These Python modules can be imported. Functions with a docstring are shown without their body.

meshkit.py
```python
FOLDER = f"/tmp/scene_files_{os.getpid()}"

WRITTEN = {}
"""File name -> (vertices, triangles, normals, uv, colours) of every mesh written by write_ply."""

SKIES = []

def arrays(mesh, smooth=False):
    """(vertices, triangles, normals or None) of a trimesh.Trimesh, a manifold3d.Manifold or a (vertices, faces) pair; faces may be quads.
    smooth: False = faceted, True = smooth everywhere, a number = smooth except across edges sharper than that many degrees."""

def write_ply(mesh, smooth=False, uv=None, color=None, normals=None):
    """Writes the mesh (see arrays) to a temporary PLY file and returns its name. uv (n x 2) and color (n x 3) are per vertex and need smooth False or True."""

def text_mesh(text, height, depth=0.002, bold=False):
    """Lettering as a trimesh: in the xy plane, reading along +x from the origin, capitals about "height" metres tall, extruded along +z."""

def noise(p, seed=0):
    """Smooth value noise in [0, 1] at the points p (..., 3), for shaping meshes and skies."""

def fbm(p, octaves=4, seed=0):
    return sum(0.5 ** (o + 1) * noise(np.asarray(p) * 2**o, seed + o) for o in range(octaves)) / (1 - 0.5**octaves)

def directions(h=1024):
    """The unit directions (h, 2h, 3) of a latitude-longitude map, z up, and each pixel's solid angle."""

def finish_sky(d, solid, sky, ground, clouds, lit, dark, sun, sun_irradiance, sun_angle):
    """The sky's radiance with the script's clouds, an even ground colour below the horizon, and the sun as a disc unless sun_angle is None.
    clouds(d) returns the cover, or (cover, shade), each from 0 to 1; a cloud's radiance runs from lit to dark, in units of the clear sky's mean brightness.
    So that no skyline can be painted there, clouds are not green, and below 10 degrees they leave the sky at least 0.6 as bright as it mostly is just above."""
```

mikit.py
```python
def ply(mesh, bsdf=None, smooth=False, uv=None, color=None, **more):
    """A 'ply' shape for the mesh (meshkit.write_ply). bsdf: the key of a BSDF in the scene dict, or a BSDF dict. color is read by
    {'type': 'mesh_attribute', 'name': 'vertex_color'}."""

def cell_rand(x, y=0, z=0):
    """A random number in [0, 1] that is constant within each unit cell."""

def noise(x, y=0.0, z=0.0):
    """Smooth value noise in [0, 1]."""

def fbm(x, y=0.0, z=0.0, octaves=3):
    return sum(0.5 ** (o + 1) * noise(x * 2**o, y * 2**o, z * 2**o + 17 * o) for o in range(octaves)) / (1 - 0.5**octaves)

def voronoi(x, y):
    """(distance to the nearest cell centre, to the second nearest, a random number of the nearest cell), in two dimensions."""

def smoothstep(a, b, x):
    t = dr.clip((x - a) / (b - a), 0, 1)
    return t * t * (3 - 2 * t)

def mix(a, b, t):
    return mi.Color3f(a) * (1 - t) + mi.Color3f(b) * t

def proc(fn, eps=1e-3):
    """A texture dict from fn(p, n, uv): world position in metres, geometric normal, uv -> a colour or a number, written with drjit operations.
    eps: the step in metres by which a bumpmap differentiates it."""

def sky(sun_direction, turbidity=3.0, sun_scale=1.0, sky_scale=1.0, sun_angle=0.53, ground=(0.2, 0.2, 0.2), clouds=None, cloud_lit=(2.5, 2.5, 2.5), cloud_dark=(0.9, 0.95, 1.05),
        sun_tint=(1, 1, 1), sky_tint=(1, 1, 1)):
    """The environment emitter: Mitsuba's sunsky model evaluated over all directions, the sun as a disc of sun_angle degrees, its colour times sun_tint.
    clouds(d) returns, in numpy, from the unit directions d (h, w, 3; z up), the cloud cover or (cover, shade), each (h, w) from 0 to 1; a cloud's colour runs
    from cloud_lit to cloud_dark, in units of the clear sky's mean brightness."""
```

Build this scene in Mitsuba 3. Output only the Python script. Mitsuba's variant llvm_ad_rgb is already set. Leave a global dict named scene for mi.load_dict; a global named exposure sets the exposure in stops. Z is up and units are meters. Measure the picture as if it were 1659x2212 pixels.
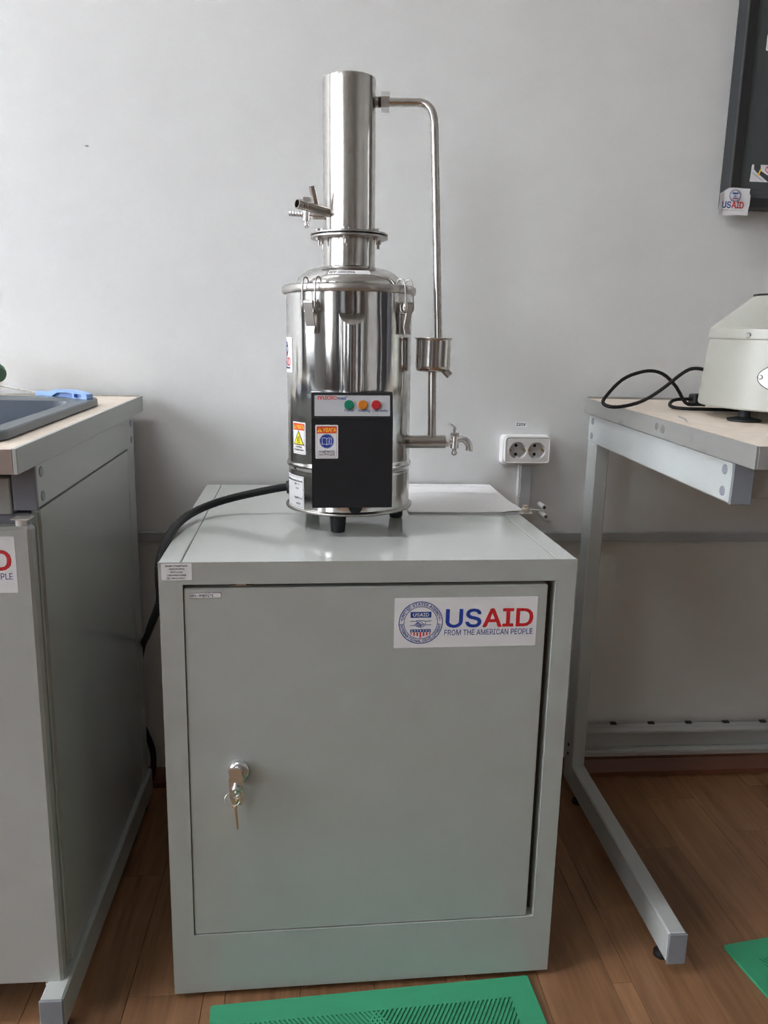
import math, random
import numpy as np, trimesh, shapely
from shapely.geometry import Polygon, box as sbox, Point, LineString
from shapely import affinity
from scipy.interpolate import CubicSpline
import drjit as dr
import mitsuba as mi
import mikit, meshkit
from mikit import proc, noise, fbm, cell_rand, smoothstep, mix

random.seed(7)
rng = np.random.default_rng(7)
T = mi.ScalarTransform4f
scene, labels = {}, {}
exposure = 0.29

# ------------------------------------------------------------------ camera, sky
CAM = np.array([-.08167, -1.08967, 1.0139])
FWD = np.array([.08489, .97440, -.20817])
UPV = np.array([-.00335, .20920, .97787])
scene['camera'] = {'type': 'perspective', 'fov': 2 * math.degrees(math.atan(1659 / 2 / 1718.7)), 'fov_axis': 'x',
                   'near_clip': .02, 'far_clip': 60.0,
                   'to_world': T().look_at(origin=CAM.tolist(), target=(CAM + FWD).tolist(), up=UPV.tolist())}
scene['sky'] = mikit.sky((-.7, -.3, .6), turbidity=6, sun_scale=0.0, sky_scale=1.0, ground=(.22, .22, .21),
                         clouds=lambda d: np.ones(d.shape[:2]), cloud_lit=(125, 131, 138), cloud_dark=(125, 131, 138))


# ------------------------------------------------------------------ materials
def mat(name, d):
    scene[name] = {'type': 'twosided', 'bsdf': d}
    return name


def rgb(*c):
    return {'type': 'rgb', 'value': [float(x) for x in c]}


def paint(name, c, rough=.5, spec=.5, **more):
    return mat(name, {'type': 'principled', 'base_color': c if isinstance(c, dict) else rgb(*c), 'roughness': rough, 'specular': spec, **more})


def metal(name, c, a):
    return mat(name, {'type': 'roughconductor', 'material': 'none', 'specular_reflectance': rgb(*c), 'alpha': a, 'distribution': 'ggx'})


def wall_col(p, n, uv):
    t = fbm(p.x * 1.7 + 3, p.y * 1.7, p.z * 1.3, octaves=3)
    s = fbm(p.x * 9, p.y * 9, p.z * 7, octaves=2)
    up = mi.Color3f(.70, .702, .702) * (1 + (t - .5) * .05 + (s - .5) * .025)
    low = mi.Color3f(.675, .665, .645) * (1 + (t - .5) * .06)
    return mix(up, low, smoothstep(.575, .58, .582 - p.z + .574))


def wall_bump(p, n, uv):
    return fbm(p.x * 40, p.y * 40, p.z * 40, octaves=3) * .0006 + fbm(p.x * 6, p.y * 6, p.z * 6, octaves=2) * .002


mat('wall_paint', {'type': 'bumpmap', 'arbitrary': {'type': 'proc', **{k: v for k, v in proc(wall_bump).items() if k != 'type'}}, 'scale': 1.0,
                   'bsdf': {'type': 'principled', 'base_color': proc(wall_col), 'roughness': .6, 'specular': .35}})
paint('room_paint', (.74, .735, .72), .7)
paint('room_paint_tan', (.34, .325, .30), .7)
paint('ceiling_paint', (.80, .80, .79), .8)


def wood_col(p, n, uv):
    tone = uv.x
    g = fbm(p.x * 55 + uv.y * 40, p.y * 4.5 + uv.y * 13, 0, octaves=4)
    g2 = fbm(p.x * 240 + uv.y * 10, p.y * 16, 3, octaves=2)
    k = fbm(p.x * 14 + uv.y * 31, p.y * 3, 9, octaves=2)
    a = mix(mi.Color3f(.100, .047, .022), mi.Color3f(.205, .106, .052), g * .75 + k * .25)
    a = a * (.88 + .24 * g2)
    return a * (.62 + .85 * tone)


paint('floor_wood', proc(wood_col), .42, .45)
paint('skirting_wood', (.115, .042, .020), .45)
paint('joint_dark', (.045, .024, .014), .8)


def grey_col(p, n, uv):
    t = fbm(p.x * 5, p.y * 5, p.z * 5, octaves=3)
    return mi.Color3f(.420, .440, .424) * (1 + (t - .5) * .04)


paint('grey_coat', proc(grey_col), .22, .55)
paint('grey_gloss', proc(grey_col), .12, .75)
paint('grey_coat_matt', (.395, .405, .390), .42, .5)
paint('white_coat', (.49, .515, .510), .35, .5)
paint('cap_grey', (.152, .160, .174), .5)
paint('cap_dark', (.130, .130, .150), .5)
paint('disc_grey', (.22, .23, .265), .5)
paint('black_plastic', (.0065, .0065, .008), .48, .35)
paint('black_rubber', (.007, .008, .009), .6, .3)
paint('black_cable', (.006, .006, .007), .55, .22)
paint('white_plastic', (.80, .80, .80), .35, .5)
paint('conduit_grey', (.44, .455, .485), .45)
paint('strip_grey', (.34, .345, .345), .45)
paint('well_grey', (.62, .61, .62), .4)
paint('beige_plastic', (.66, .58, .47), .5)
paint('sticker_white', (.80, .80, .83), .45)
paint('sticker_grey', (.55, .55, .55), .45)
paint('paper', (.78, .78, .79), .8)
paint('print_faint', (.60, .60, .62), .9)
paint('ink_black', (.018, .018, .022), .6)
paint('ink_navy', (.012, .035, .16), .55)
paint('ink_blue', (.010, .030, .205), .5)
paint('ink_red', (.38, .012, .016), .5)
paint('ink_orange_red', (.50, .045, .012), .5)
paint('ink_yellow', (.84, .72, .03), .5)
paint('ink_orange', (.90, .56, .05), .5)
paint('ink_silver', (.40, .405, .425), .4)
paint('brass', (.42, .26, .09), .35, metallic=.9)
paint('lamp_green', (.004, .115, .065), .22)
paint('lamp_orange', (.36, .115, .012), .22)
paint('lamp_red', (.28, .012, .015), .22)
paint('dark_hole', (.012, .010, .010), .9)
paint('sink_stone', (.075, .090, .100), .38, .5)
paint('sink_basin', (.052, .068, .094), .35, .5)


def laminate_col(p, n, uv):
    t = fbm(p.x * 60, p.y * 60, p.z * 20, octaves=3)
    return mi.Color3f(.63, .545, .460) * (1 + (t - .5) * .14)


paint('laminate', proc(laminate_col), .45)


def edge_col(p, n, uv):
    t = fbm(p.x * 14, p.y * 6, p.z * 40, octaves=3)
    s = smoothstep(.62, .72, fbm(p.x * 22, p.y * 22, p.z * 22 + 5, octaves=2))
    return mi.Color3f(.32, .315, .30) * (1 + (t - .5) * .18 - s * .18)


paint('edge_steel', proc(edge_col), .38, .5, metallic=.55)
paint('stain_grey', (.13, .127, .12), .5)
paint('edge_brown', (.30, .235, .21), .35, metallic=.6)
paint('edge_painted', (.36, .375, .36), .40)
paint('brush_blue', (.25, .40, .74), .35)
paint('brush_dark_blue', (.10, .17, .38), .5)
paint('bristle', (.62, .52, .43), .9)
paint('bottle_green', (.010, .085, .030), .25)
paint('bottle_clear', (.55, .60, .57), .15)
paint('centrifuge_cream', (.33, .327, .288), .38, .5)
paint('screen_frame', (.017, .019, .021), .5, .35)
paint('screen_black', (.008, .008, .008), .5)
paint('screen_panel', (.042, .047, .048), .5, .4)
paint('mat_green', (.028, .225, .112), .5)
paint('mat_rib', (.060, .400, .225), .45)
paint('wardrobe_dark', (.010, .009, .011), .6, .3)
paint('door_brown', (.10, .055, .035), .45)
paint('frame_white', (.80, .80, .80), .4)
paint('cupboard_navy', (.012, .016, .035), .4)
paint('cupboard_grey', (.30, .31, .32), .5)
metal('steel_mirror', (.70, .692, .680), .012)
metal('steel_polished', (.66, .640, .612), .035)
metal('steel_satin', (.56, .54, .515), .10)
metal('steel_pipe', (.46, .43, .40), .11)
metal('chrome', (.78, .78, .79), .05)
metal('tap_chrome', (.80, .80, .80), .10)
scene['window_glass'] = {'type': 'thindielectric', 'int_ior': 1.5}


# ------------------------------------------------------------------ helpers
def free(key):
    if key not in scene and not any(k.startswith(key + '__') for k in scene):
        return key
    i = 1
    while f'{key}_{i:03d}' in scene or any(k.startswith(f'{key}_{i:03d}__') for k in scene):
        i += 1
    return f'{key}_{i:03d}'


def put(key, mesh, bsdf, smooth=False, label=None, uv=None, **more):
    key = free(key)
    if isinstance(mesh, list):
        mesh = trimesh.util.concatenate(mesh)
    scene[key] = mikit.ply(mesh, bsdf, smooth=smooth, uv=uv, **more)
    if label:
        labels[key] = {'label': label}
    return key


def thing(key, label, category, group=None, kind=None):
    labels[key] = {'label': label, 'category': category}
    if group:
        labels[key]['group'] = group
    if kind:
        labels[key]['kind'] = kind
    return key


def struct(key, label=None):
    labels[key] = {'kind': 'structure'}
    if label:
        labels[key]['label'] = label
    return key


def mapped(mesh, f):
    m = mesh.copy() if isinstance(mesh, trimesh.Trimesh) else trimesh.util.concatenate(mesh)
    m.vertices = f(np.asarray(m.vertices))
    return m


def bx(x0, x1, y0, y1, z0, z1, c=.0):
    """A box with chamfered edges."""
    if c <= 0:
        return trimesh.creation.box(bounds=[[x0, y0, z0], [x1, y1, z1]])
    p = []
    for sx, ax in ((1, x0), (-1, x1)):
        for sy, ay in ((1, y0), (-1, y1)):
            for sz, az in ((1, z0), (-1, z1)):
                p += [(ax + sx * c, ay + sy * c, az), (ax + sx * c, ay, az + sz * c), (ax, ay + sy * c, az + sz * c)]
    return trimesh.convex.convex_hull(np.array(p))


def ext(poly, h, z0=0.0):
    gs = [g for g in getattr(poly, 'geoms', [poly]) if g.area > 1e-12]
    m = trimesh.util.concatenate([trimesh.creation.extrude_polygon(g, h, engine='earcut') for g in gs])
    m.apply_translation([0, 0, z0])
    return m


def rrect(x0, x1, y0, y1, r, seg=5):
    return sbox(x0 + r, y0 + r, x1 - r, y1 - r).buffer(r, quad_segs=seg) if r > 0 else sbox(x0, y0, x1, y1)


def lathe(prof, n=64, a0=0.0):
    """Closed or open profile of (r, z), revolved about z."""
    prof = np.asarray(prof, float)
    a = a0 + np.arange(n) * 2 * np.pi / n
    v = np.stack([prof[:, None, 0] * np.cos(a), prof[:, None, 0] * np.sin(a), np.repeat(prof[:, 1:2], n, 1)], -1).reshape(-1, 3)
    i, j = np.meshgrid(np.arange(len(prof) - 1), np.arange(n), indexing='ij')
    q = np.stack([i * n + j, i * n + (j + 1) % n, (i + 1) * n + (j + 1) % n, (i + 1) * n + j], -1).reshape(-1, 4)
    f = np.vstack([q[:, [0, 1, 2]], q[:, [0, 2, 3]]])
    m = trimesh.Trimesh(v, f, process=False)
    return m


def solid(prof, n=48):
    """Lathe with flat ends closed on the axis."""
    prof = [(1e-5, prof[0][1])] + list(prof) + [(1e-5, prof[-1][1])]
    return lathe(prof, n)


def aim(mesh, p, d):
    """Turns a mesh made along +z at the origin to start at p and point along d."""
    d = np.asarray(d, float) / np.linalg.norm(d)
    m = mesh.copy()
    m.apply_transform(trimesh.geometry.align_vectors([0, 0, 1], d))
    m.apply_translation(p)
    return m


def rod(p, q, r, n=20, r2=None):
    p, q = np.asarray(p, float), np.asarray(q, float)
    L = np.linalg.norm(q - p)
    r2 = r if r2 is None else r2
    return aim(solid([(r, 0), (r2, L)], n), p, q - p)


def spline(pts, n=60):
    pts = np.asarray(pts, float)
    t = np.r_[0, np.cumsum(np.linalg.norm(np.diff(pts, axis=0), axis=1) ** .6)]
    return CubicSpline(t, pts)(np.linspace(0, t[-1], n))


def sweep(path, r, n=12, closed=False):
    p = np.asarray(path, float)
    m = len(p)
    if closed:
        t = np.roll(p, -1, 0) - np.roll(p, 1, 0)
    else:
        t = np.gradient(p, axis=0)
    t /= np.linalg.norm(t, axis=1, keepdims=True)
    a = np.cross(t[0], [0, 0, 1.0] if abs(t[0][2]) < .9 else [1.0, 0, 0])
    a /= np.linalg.norm(a)
    fr = []
    for k in range(m):
        a = a - t[k] * (a @ t[k])
        a /= np.linalg.norm(a)
        fr.append(a)
    fr = np.array(fr)
    b = np.cross(t, fr)
    ang = np.arange(n) * 2 * np.pi / n
    r = np.broadcast_to(np.asarray(r, float), (m,))
    v = (p[:, None] + r[:, None, None] * (np.cos(ang)[None, :, None] * fr[:, None] + np.sin(ang)[None, :, None] * b[:, None])).reshape(-1, 3)
    k = m if closed else m - 1
    i, j = np.meshgrid(np.arange(k), np.arange(n), indexing='ij')
    i2 = (i + 1) % m
    q = np.stack([i * n + j, i2 * n + j, i2 * n + (j + 1) % n, i * n + (j + 1) % n], -1).reshape(-1, 4)[:, ::-1]
    f = np.vstack([q[:, [0, 1, 2]], q[:, [0, 2, 3]]])
    if not closed:
        v = np.vstack([v, p[0], p[-1]])
        j = np.arange(n)
        j2 = (j + 1) % n
        f = np.vstack([f, np.stack([j, j * 0 + m * n, j2], 1)[:, ::-1][:, [0, 2, 1]], np.stack([(m - 1) * n + j, (m - 1) * n + j2, j * 0 + m * n + 1], 1)])
    mesh = trimesh.Trimesh(v, f, process=False)
    trimesh.repair.fix_normals(mesh)
    return mesh


def skin(loops):
    n = len(loops[0])
    v = np.vstack(loops)
    i, j = np.meshgrid(np.arange(len(loops) - 1), np.arange(n), indexing='ij')
    q = np.stack([i * n + j, i * n + (j + 1) % n, (i + 1) * n + (j + 1) % n, (i + 1) * n + j], -1).reshape(-1, 4)
    return trimesh.Trimesh(v, np.vstack([q[:, [0, 1, 2]], q[:, [0, 2, 3]]]), process=False)


def plane(o, right, up):
    o, r, u = (np.asarray(x, float) for x in (o, right, up))
    r, u = r / np.linalg.norm(r), u / np.linalg.norm(u)
    n = np.cross(r, u)
    return lambda p: o + p[:, :1] * r + p[:, 1:2] * u + p[:, 2:3] * n


def rotz(a, o=(0, 0, 0)):
    c, s = math.cos(a), math.sin(a)
    R = np.array([[c, -s, 0], [s, c, 0], [0, 0, 1]])
    o = np.asarray(o, float)
    return lambda p: np.asarray(p) @ R.T + o


TEXTS = {}


def txt(text, u, v, h, width=None, bold=False, z=.0003, center=False, d=.0002):
    """Lettering whose capitals are h high, its left end (or centre) at u, baseline at v."""
    k = (text, bold)
    if k not in TEXTS:
        TEXTS[k] = meshkit.text_mesh(text, 1.0, 1.0, bold=bold)
    m = TEXTS[k].copy()
    x0, x1 = m.bounds[0][0], m.bounds[1][0]
    s = h if width is None else width / (x1 - x0)
    V = m.vertices
    w = (x1 - x0) * s
    V = np.stack([(V[:, 0] - x0) * s + u - (w / 2 if center else 0), V[:, 1] * h + v, V[:, 2] * d + z], 1)
    m.vertices = V
    return m


def arc_txt(text, R, a_mid, h, span, bold=True, inward=False, z=.0003):
    """Lettering bent round a circle about the origin; inward: reads along the bottom."""
    m = txt(text, -span * R / 2, 0, h, width=span * R, bold=bold, z=z)
    V = np.asarray(m.vertices)
    if inward:
        rr, a = R + h - V[:, 1] - h, a_mid + V[:, 0] / R
        rr = R - V[:, 1] + h
    else:
        rr, a = R + V[:, 1], a_mid - V[:, 0] / R
    m.vertices = np.stack([rr * np.cos(a), rr * np.sin(a), V[:, 2]], 1)
    return m


def sheet(f, w, h, r=.0, d=.00025, n=1):
    """A flat label of w by h in its own plane (origin at its lower left), bent by f."""
    m = ext(rrect(0, w, 0, h, r), d)
    if n > 1:
        parts = []
        for k in range(n):
            g = rrect(0, w, 0, h, r).intersection(sbox(w * k / n, -1, w * (k + 1) / n, 1 + h))
            parts.append(ext(g, d))
        m = trimesh.util.concatenate(parts)
    return mapped(m, f)


def seal(r):
    """The round seal: (navy prints, red prints, white prints), about the origin, r = outer radius."""
    z = .0003
    ring = lambda a, b: ext(Point(0, 0).buffer(a, 24).difference(Point(0, 0).buffer(b, 24)), .0002, z)
    navy = [ring(r, r * .965), ring(r * .77, r * .745)]
    ht = r * .125
    navy.append(arc_txt('UNITED STATES AGENCY', r * .81, math.pi / 2, ht, 2.75))
    navy.append(arc_txt('INTERNATIONAL DEVELOPMENT', r * .805, -math.pi / 2, ht, 3.05, inward=True))
    for s in (-1, 1):
        navy.append(ext(Point(s * r * .865, r * .13).buffer(r * .025, 4), .0002, z))
    navy.append(ext(sbox(-r * .47, r * .24, r * .47, r * .51), .0002, z))
    white = [txt('USAID', 0, r * .30, r * .155, width=r * .72, bold=True, z=.0005, center=True)]
    # clasped hands as line art
    def stroke(pts, w):
        return ext(LineString(np.array(pts) * r).buffer(w * r, quad_segs=2), .0002, z)
    navy += [stroke([(-.47, .075), (-.20, .085), (-.06, .12), (.10, .10), (.24, .07), (.47, .09)], .012),
             stroke([(-.47, -.12), (-.28, -.125), (-.15, -.18), (.0, -.22), (.10, -.19), (.18, -.11), (.47, -.10)], .012),
             stroke([(-.20, .085), (-.16, .03), (-.02, .06), (.06, .02), (.16, -.08)], .010),
             stroke([(-.22, -.07), (-.10, -.15), (.02, -.17)], .018), stroke([(-.18, -.03), (-.06, -.10), (.06, -.13)], .018),
             stroke([(-.12, .0), (.0, -.06), (.11, -.09)], .018), stroke([(-.28, -.10), (-.20, -.02), (-.10, .01)], .010),
             stroke([(.18, -.11), (.22, -.03), (.18, .05)], .010)]
    navy.append(ext(sbox(-r * .47, -r * .44, r * .47, -r * .31), .0002, z))
    for k in range(7):
        white.append(ext(Point(r * (-.39 + .13 * k), -r * .375).buffer(r * .032, 3), .0002, .0005))
    shield = Polygon([(-.47, -.46), (.47, -.46), (.43, -.55), (.30, -.60), (.10, -.63), (0, -.71), (-.10, -.63), (-.30, -.60), (-.43, -.55)])
    red = [ext(affinity.scale(shield.intersection(sbox(-.47 + .94 * (2 * k) / 13, -1, -.47 + .94 * (2 * k + 1) / 13, 0)), r, r, origin=(0, 0)), .0002, z) for k in range(7)]
    return navy, red, white


def logo_sticker(key, f, part_label, vertical=False, w=.2127, h=.0766, n=1):
    """The donor's sticker; f maps (u right, v up, out) with the origin at its lower left corner."""
    k = put(key, sheet(f, w, h, .0015, n=n), 'sticker_white', label=part_label)
    mv = lambda ms, du, dv: [m.apply_translation([du, dv, 0]) or m for m in ms]
    if vertical:
        s = w / .062
        navy, red, white = (mv(x, w * .5, h * .66) for x in seal(h * .22))
        navy.append(txt('US', w * .16, h * .22, h * .21, width=w * .27, bold=True))
        red.append(txt('AID', w * .44, h * .22, h * .21, width=w * .40, bold=True))
        grey = [txt('FROM THE AMERICAN PEOPLE', w * .16, h * .10, h * .06, width=w * .68)]
    else:
        navy, red, white = (mv(x, .0390, .0385) for x in seal(.0325))
        grey = [txt('FROM THE AMERICAN PEOPLE', .0745, .0185, .0083, width=.1325)]
        blue = txt('US', .0757, .0312, .0268, width=.0535, bold=True)
        put(k + '__lettering', mapped([blue], f), 'ink_blue')
        red.append(txt('AID', .1310, .0312, .0268, width=.0760, bold=True))
    put(k + '__seal', mapped(navy, f), 'ink_navy')
    put(k + '__red_print', mapped(red, f), 'ink_red')
    put(k + '__white_print', mapped(white, f), 'sticker_white')
    put(k + '__small_print', mapped(grey, f), 'ink_navy')
    return k


# ------------------------------------------------------------------ the room
YW = .622                                      # face of the back wall
X0, X1, Y0, ZC = -3.4, 3.3, -5.5, 3.40


def wall_with_holes(a0, a1, z0, z1, holes, f, t):
    """Wall in (a, z) with rectangular holes, thickness t; f maps (a, z, depth) to the world."""
    poly = sbox(a0, z0, a1, z1)
    for h in holes:
        poly = poly.difference(sbox(h[0], h[2], h[1], h[3]))
    return mapped(ext(poly, t), f)


put('wall_back', bx(X0 - .4, X1 + .2, YW, YW + .2, 0, ZC), 'wall_paint')
struct('wall_back', 'white plastered wall behind the equipment, greyer below the narrow strip')
put('wall_back__scuff', ext(Polygon([(-.5345, 1.3775), (-.528, 1.379), (-.5265, 1.3765), (-.531, 1.3755)]), .0008).apply_transform(
    trimesh.transformations.rotation_matrix(math.pi / 2, [1, 0, 0])).apply_translation([0, YW + .0002, 0]), 'disc_grey')
WIN = [(-2.15, -.10, .95, 3.15), (-5.10, -3.20, .95, 3.15)]
fl = lambda p: np.stack([X0 - p[:, 2], p[:, 0], p[:, 1]], 1)
put('wall_left', wall_with_holes(Y0 - .2, YW, 0, ZC, WIN, fl, .38), 'room_paint')
put('wall_right', bx(X1, X1 + .2, Y0 - .2, YW, 0, ZC), 'room_paint')
put('wall_front', bx(X0 - .4, X1 + .2, Y0 - .2, Y0, 0, ZC), 'room_paint_tan')
put('ceiling', bx(X0 - .4, X1 + .2, Y0 - .2, YW + .2, ZC, ZC + .1), 'ceiling_paint')
for k in ('wall_left', 'wall_right', 'wall_front', 'ceiling'):
    struct(k)
for i, (a0, a1, z0, z1) in enumerate(WIN, 1):
    k = struct(f'window_{i}')
    fr = sbox(a0, z0, a1, z1).difference(sbox(a0 + .06, z0 + .06, a1 - .06, z1 - .06))
    n = 3 if a1 - a0 > 1.5 else 2
    fr = fr.union(sbox(a0, z0 + 1.30, a1, z0 + 1.35))
    for q in range(1, n):
        xm = a0 + (a1 - a0) * q / n
        fr = fr.union(sbox(xm - .035, z0, xm + .035, z1))
    put(k + '__frame', mapped(ext(fr, .06, .22), fl), 'frame_white')
    put(k + '__pane', mapped(ext(sbox(a0 + .05, z0 + .05, a1 - .05, z1 - .05), .004, .248), lambda p: fl(np.c_[p[:, :2], p[:, 2] * 0 + .25]))
        if False else mapped(trimesh.Trimesh([[a0 + .05, z0 + .05, .25], [a1 - .05, z0 + .05, .25], [a1 - .05, z1 - .05, .25], [a0 + .05, z1 - .05, .25]], [[0, 1, 2], [0, 2, 3]]), fl), 'window_glass')
    put(k + '__sill', bx(X0 - .22, X0 + .06, a0 - .05, a1 + .05, z0 - .04, z0, .006), 'frame_white')
# a lit ceiling lamp with a milky diffuser
LAMP = (31.0, 31.4, 32.0)
for x in (-1.42,):
    k = put('ceiling__lamp', bx(x - .62, x + .62, -.62, -.34, ZC - .09, ZC, .01), 'frame_white')
    put(k + '__diffuser', bx(x - .59, x + .59, -.595, -.365, ZC - .11, ZC - .092), 'frame_white', emitter={'type': 'area', 'radiance': rgb(*LAMP)})
# doors and built-in cupboards of the other walls (seen only in the steel)
def leaf(key, x0, x1, y0, y1, zt, m, z0=.01):
    if not key.startswith('wall'):
        struct(key)
    k = put(key + ('' if key.startswith('wall') else '__leaf'), bx(x0, x1, y0, y1, z0, zt, .008), m)


leaf('wall_left__cupboard', X0, X0 + .45, .26, .60, 1.75, 'cupboard_navy')
leaf('wall_left__cupboard', X0, X0 + .40, -2.60, -1.05, 1.30, 'cupboard_grey')
leaf('wall_left__cupboard', X0, X0 + .40, -1.00, .24, .88, 'wardrobe_dark')
leaf('wall_left__cupboard', X0, X0 + .40, -5.40, -2.80, .90, 'door_brown')
leaf('wall_front__cupboard', -2.75, -1.95, Y0, Y0 + .45, 2.0, 'wardrobe_dark')
leaf('wall_front__cupboard', -1.55, -1.0, Y0, Y0 + .45, 1.7, 'cupboard_grey')
leaf('wall_front__cupboard', -.95, -.72, Y0, Y0 + .45, 2.0, 'wardrobe_dark')
leaf('door_1', -.62, .25, Y0, Y0 + .05, 2.1, 'door_brown')
leaf('wall_front__cupboard', .55, .95, Y0, Y0 + .45, 1.9, 'wardrobe_dark')
leaf('wall_front__cupboard', 1.05, 1.65, Y0, Y0 + .45, 1.9, 'frame_white')
leaf('wall_front__cupboard', 2.0, 2.3, Y0, Y0 + .45, 2.2, 'door_brown')
leaf('wall_right__cupboard', X1 - .45, X1, -2.30, -1.85, 1.65, 'wardrobe_dark')
leaf('wall_right__cupboard', X1 - .42, X1, -1.84, -1.72, 1.65, 'frame_white')
leaf('wall_right__cupboard', X1 - .45, X1, -1.70, -.95, 1.60, 'wardrobe_dark')
leaf('wall_right__cupboard', X1 - .45, X1, -.70, -.45, 1.50, 'cupboard_navy')
leaf('door_2', X1 - .06, X1, -1.60, -1.45, 2.5, 'door_brown')

# the floor: parquet pieces laid along the depth of the room over a dark base
put('floor', bx(X0 - .3, X1 + .1, Y0 - .1, YW + .1, -.08, -.0035), 'joint_dark')
struct('floor', 'brown wood-patterned floor')


def plank(x0, x1, y0, y1, tone):
    m = bx(x0, x1, y0, y1, -.004, 0.0, .0005)
    put('floor__plank', m, 'floor_wood', uv=np.tile([tone, rng.random()], (len(m.vertices), 1)))


xs = -1.15
row = 0
widths = [.118, .118, .034, .118, .118, .118, .034]
while xs < 1.75:
    w = widths[row % 7]
    off = -1.35 + (row * .37 % 1) * .45
    y = off
    ln = .46 if w > .05 else .92
    while y < YW:
        tone = (.35 + .45 * rng.random()) if w > .05 else .86
        plank(xs + .0003, xs + w - .0003, max(y, -1.35) + .0003, min(y + ln, YW) - .0003, tone)
        y += ln
    xs += w
    row += 1
XF = xs
far = [(X0, -1.15, Y0, YW), (XF, X1, Y0, YW), (-1.15, XF, Y0, -1.35)]
for q in far:
    nx = max(1, int((q[1] - q[0]) / .5))
    for s in range(nx):
        plank(q[0] + (q[1] - q[0]) * s / nx, q[0] + (q[1] - q[0]) * (s + 1) / nx - .001, q[2], q[3], .35 + .4 * rng.random())

# skirting and the narrow strip along the back wall
prof = Polygon([(0, 0), (-.016, 0), (-.017, .012), (-.011, .030), (-.006, .040), (0, .044)])
sk = ext(prof, X1 - X0)
put('baseboard_back', mapped(sk, lambda p: np.stack([X0 + p[:, 2], YW + p[:, 0], p[:, 1]], 1)), 'skirting_wood')
struct('baseboard_back', 'brown moulded skirting along the back wall')
put('trim_1', bx(X0, X1, YW - .014, YW, .584, .605, .0012), 'strip_grey')
struct('trim_1', 'narrow grey cable strip running along the back wall')

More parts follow.
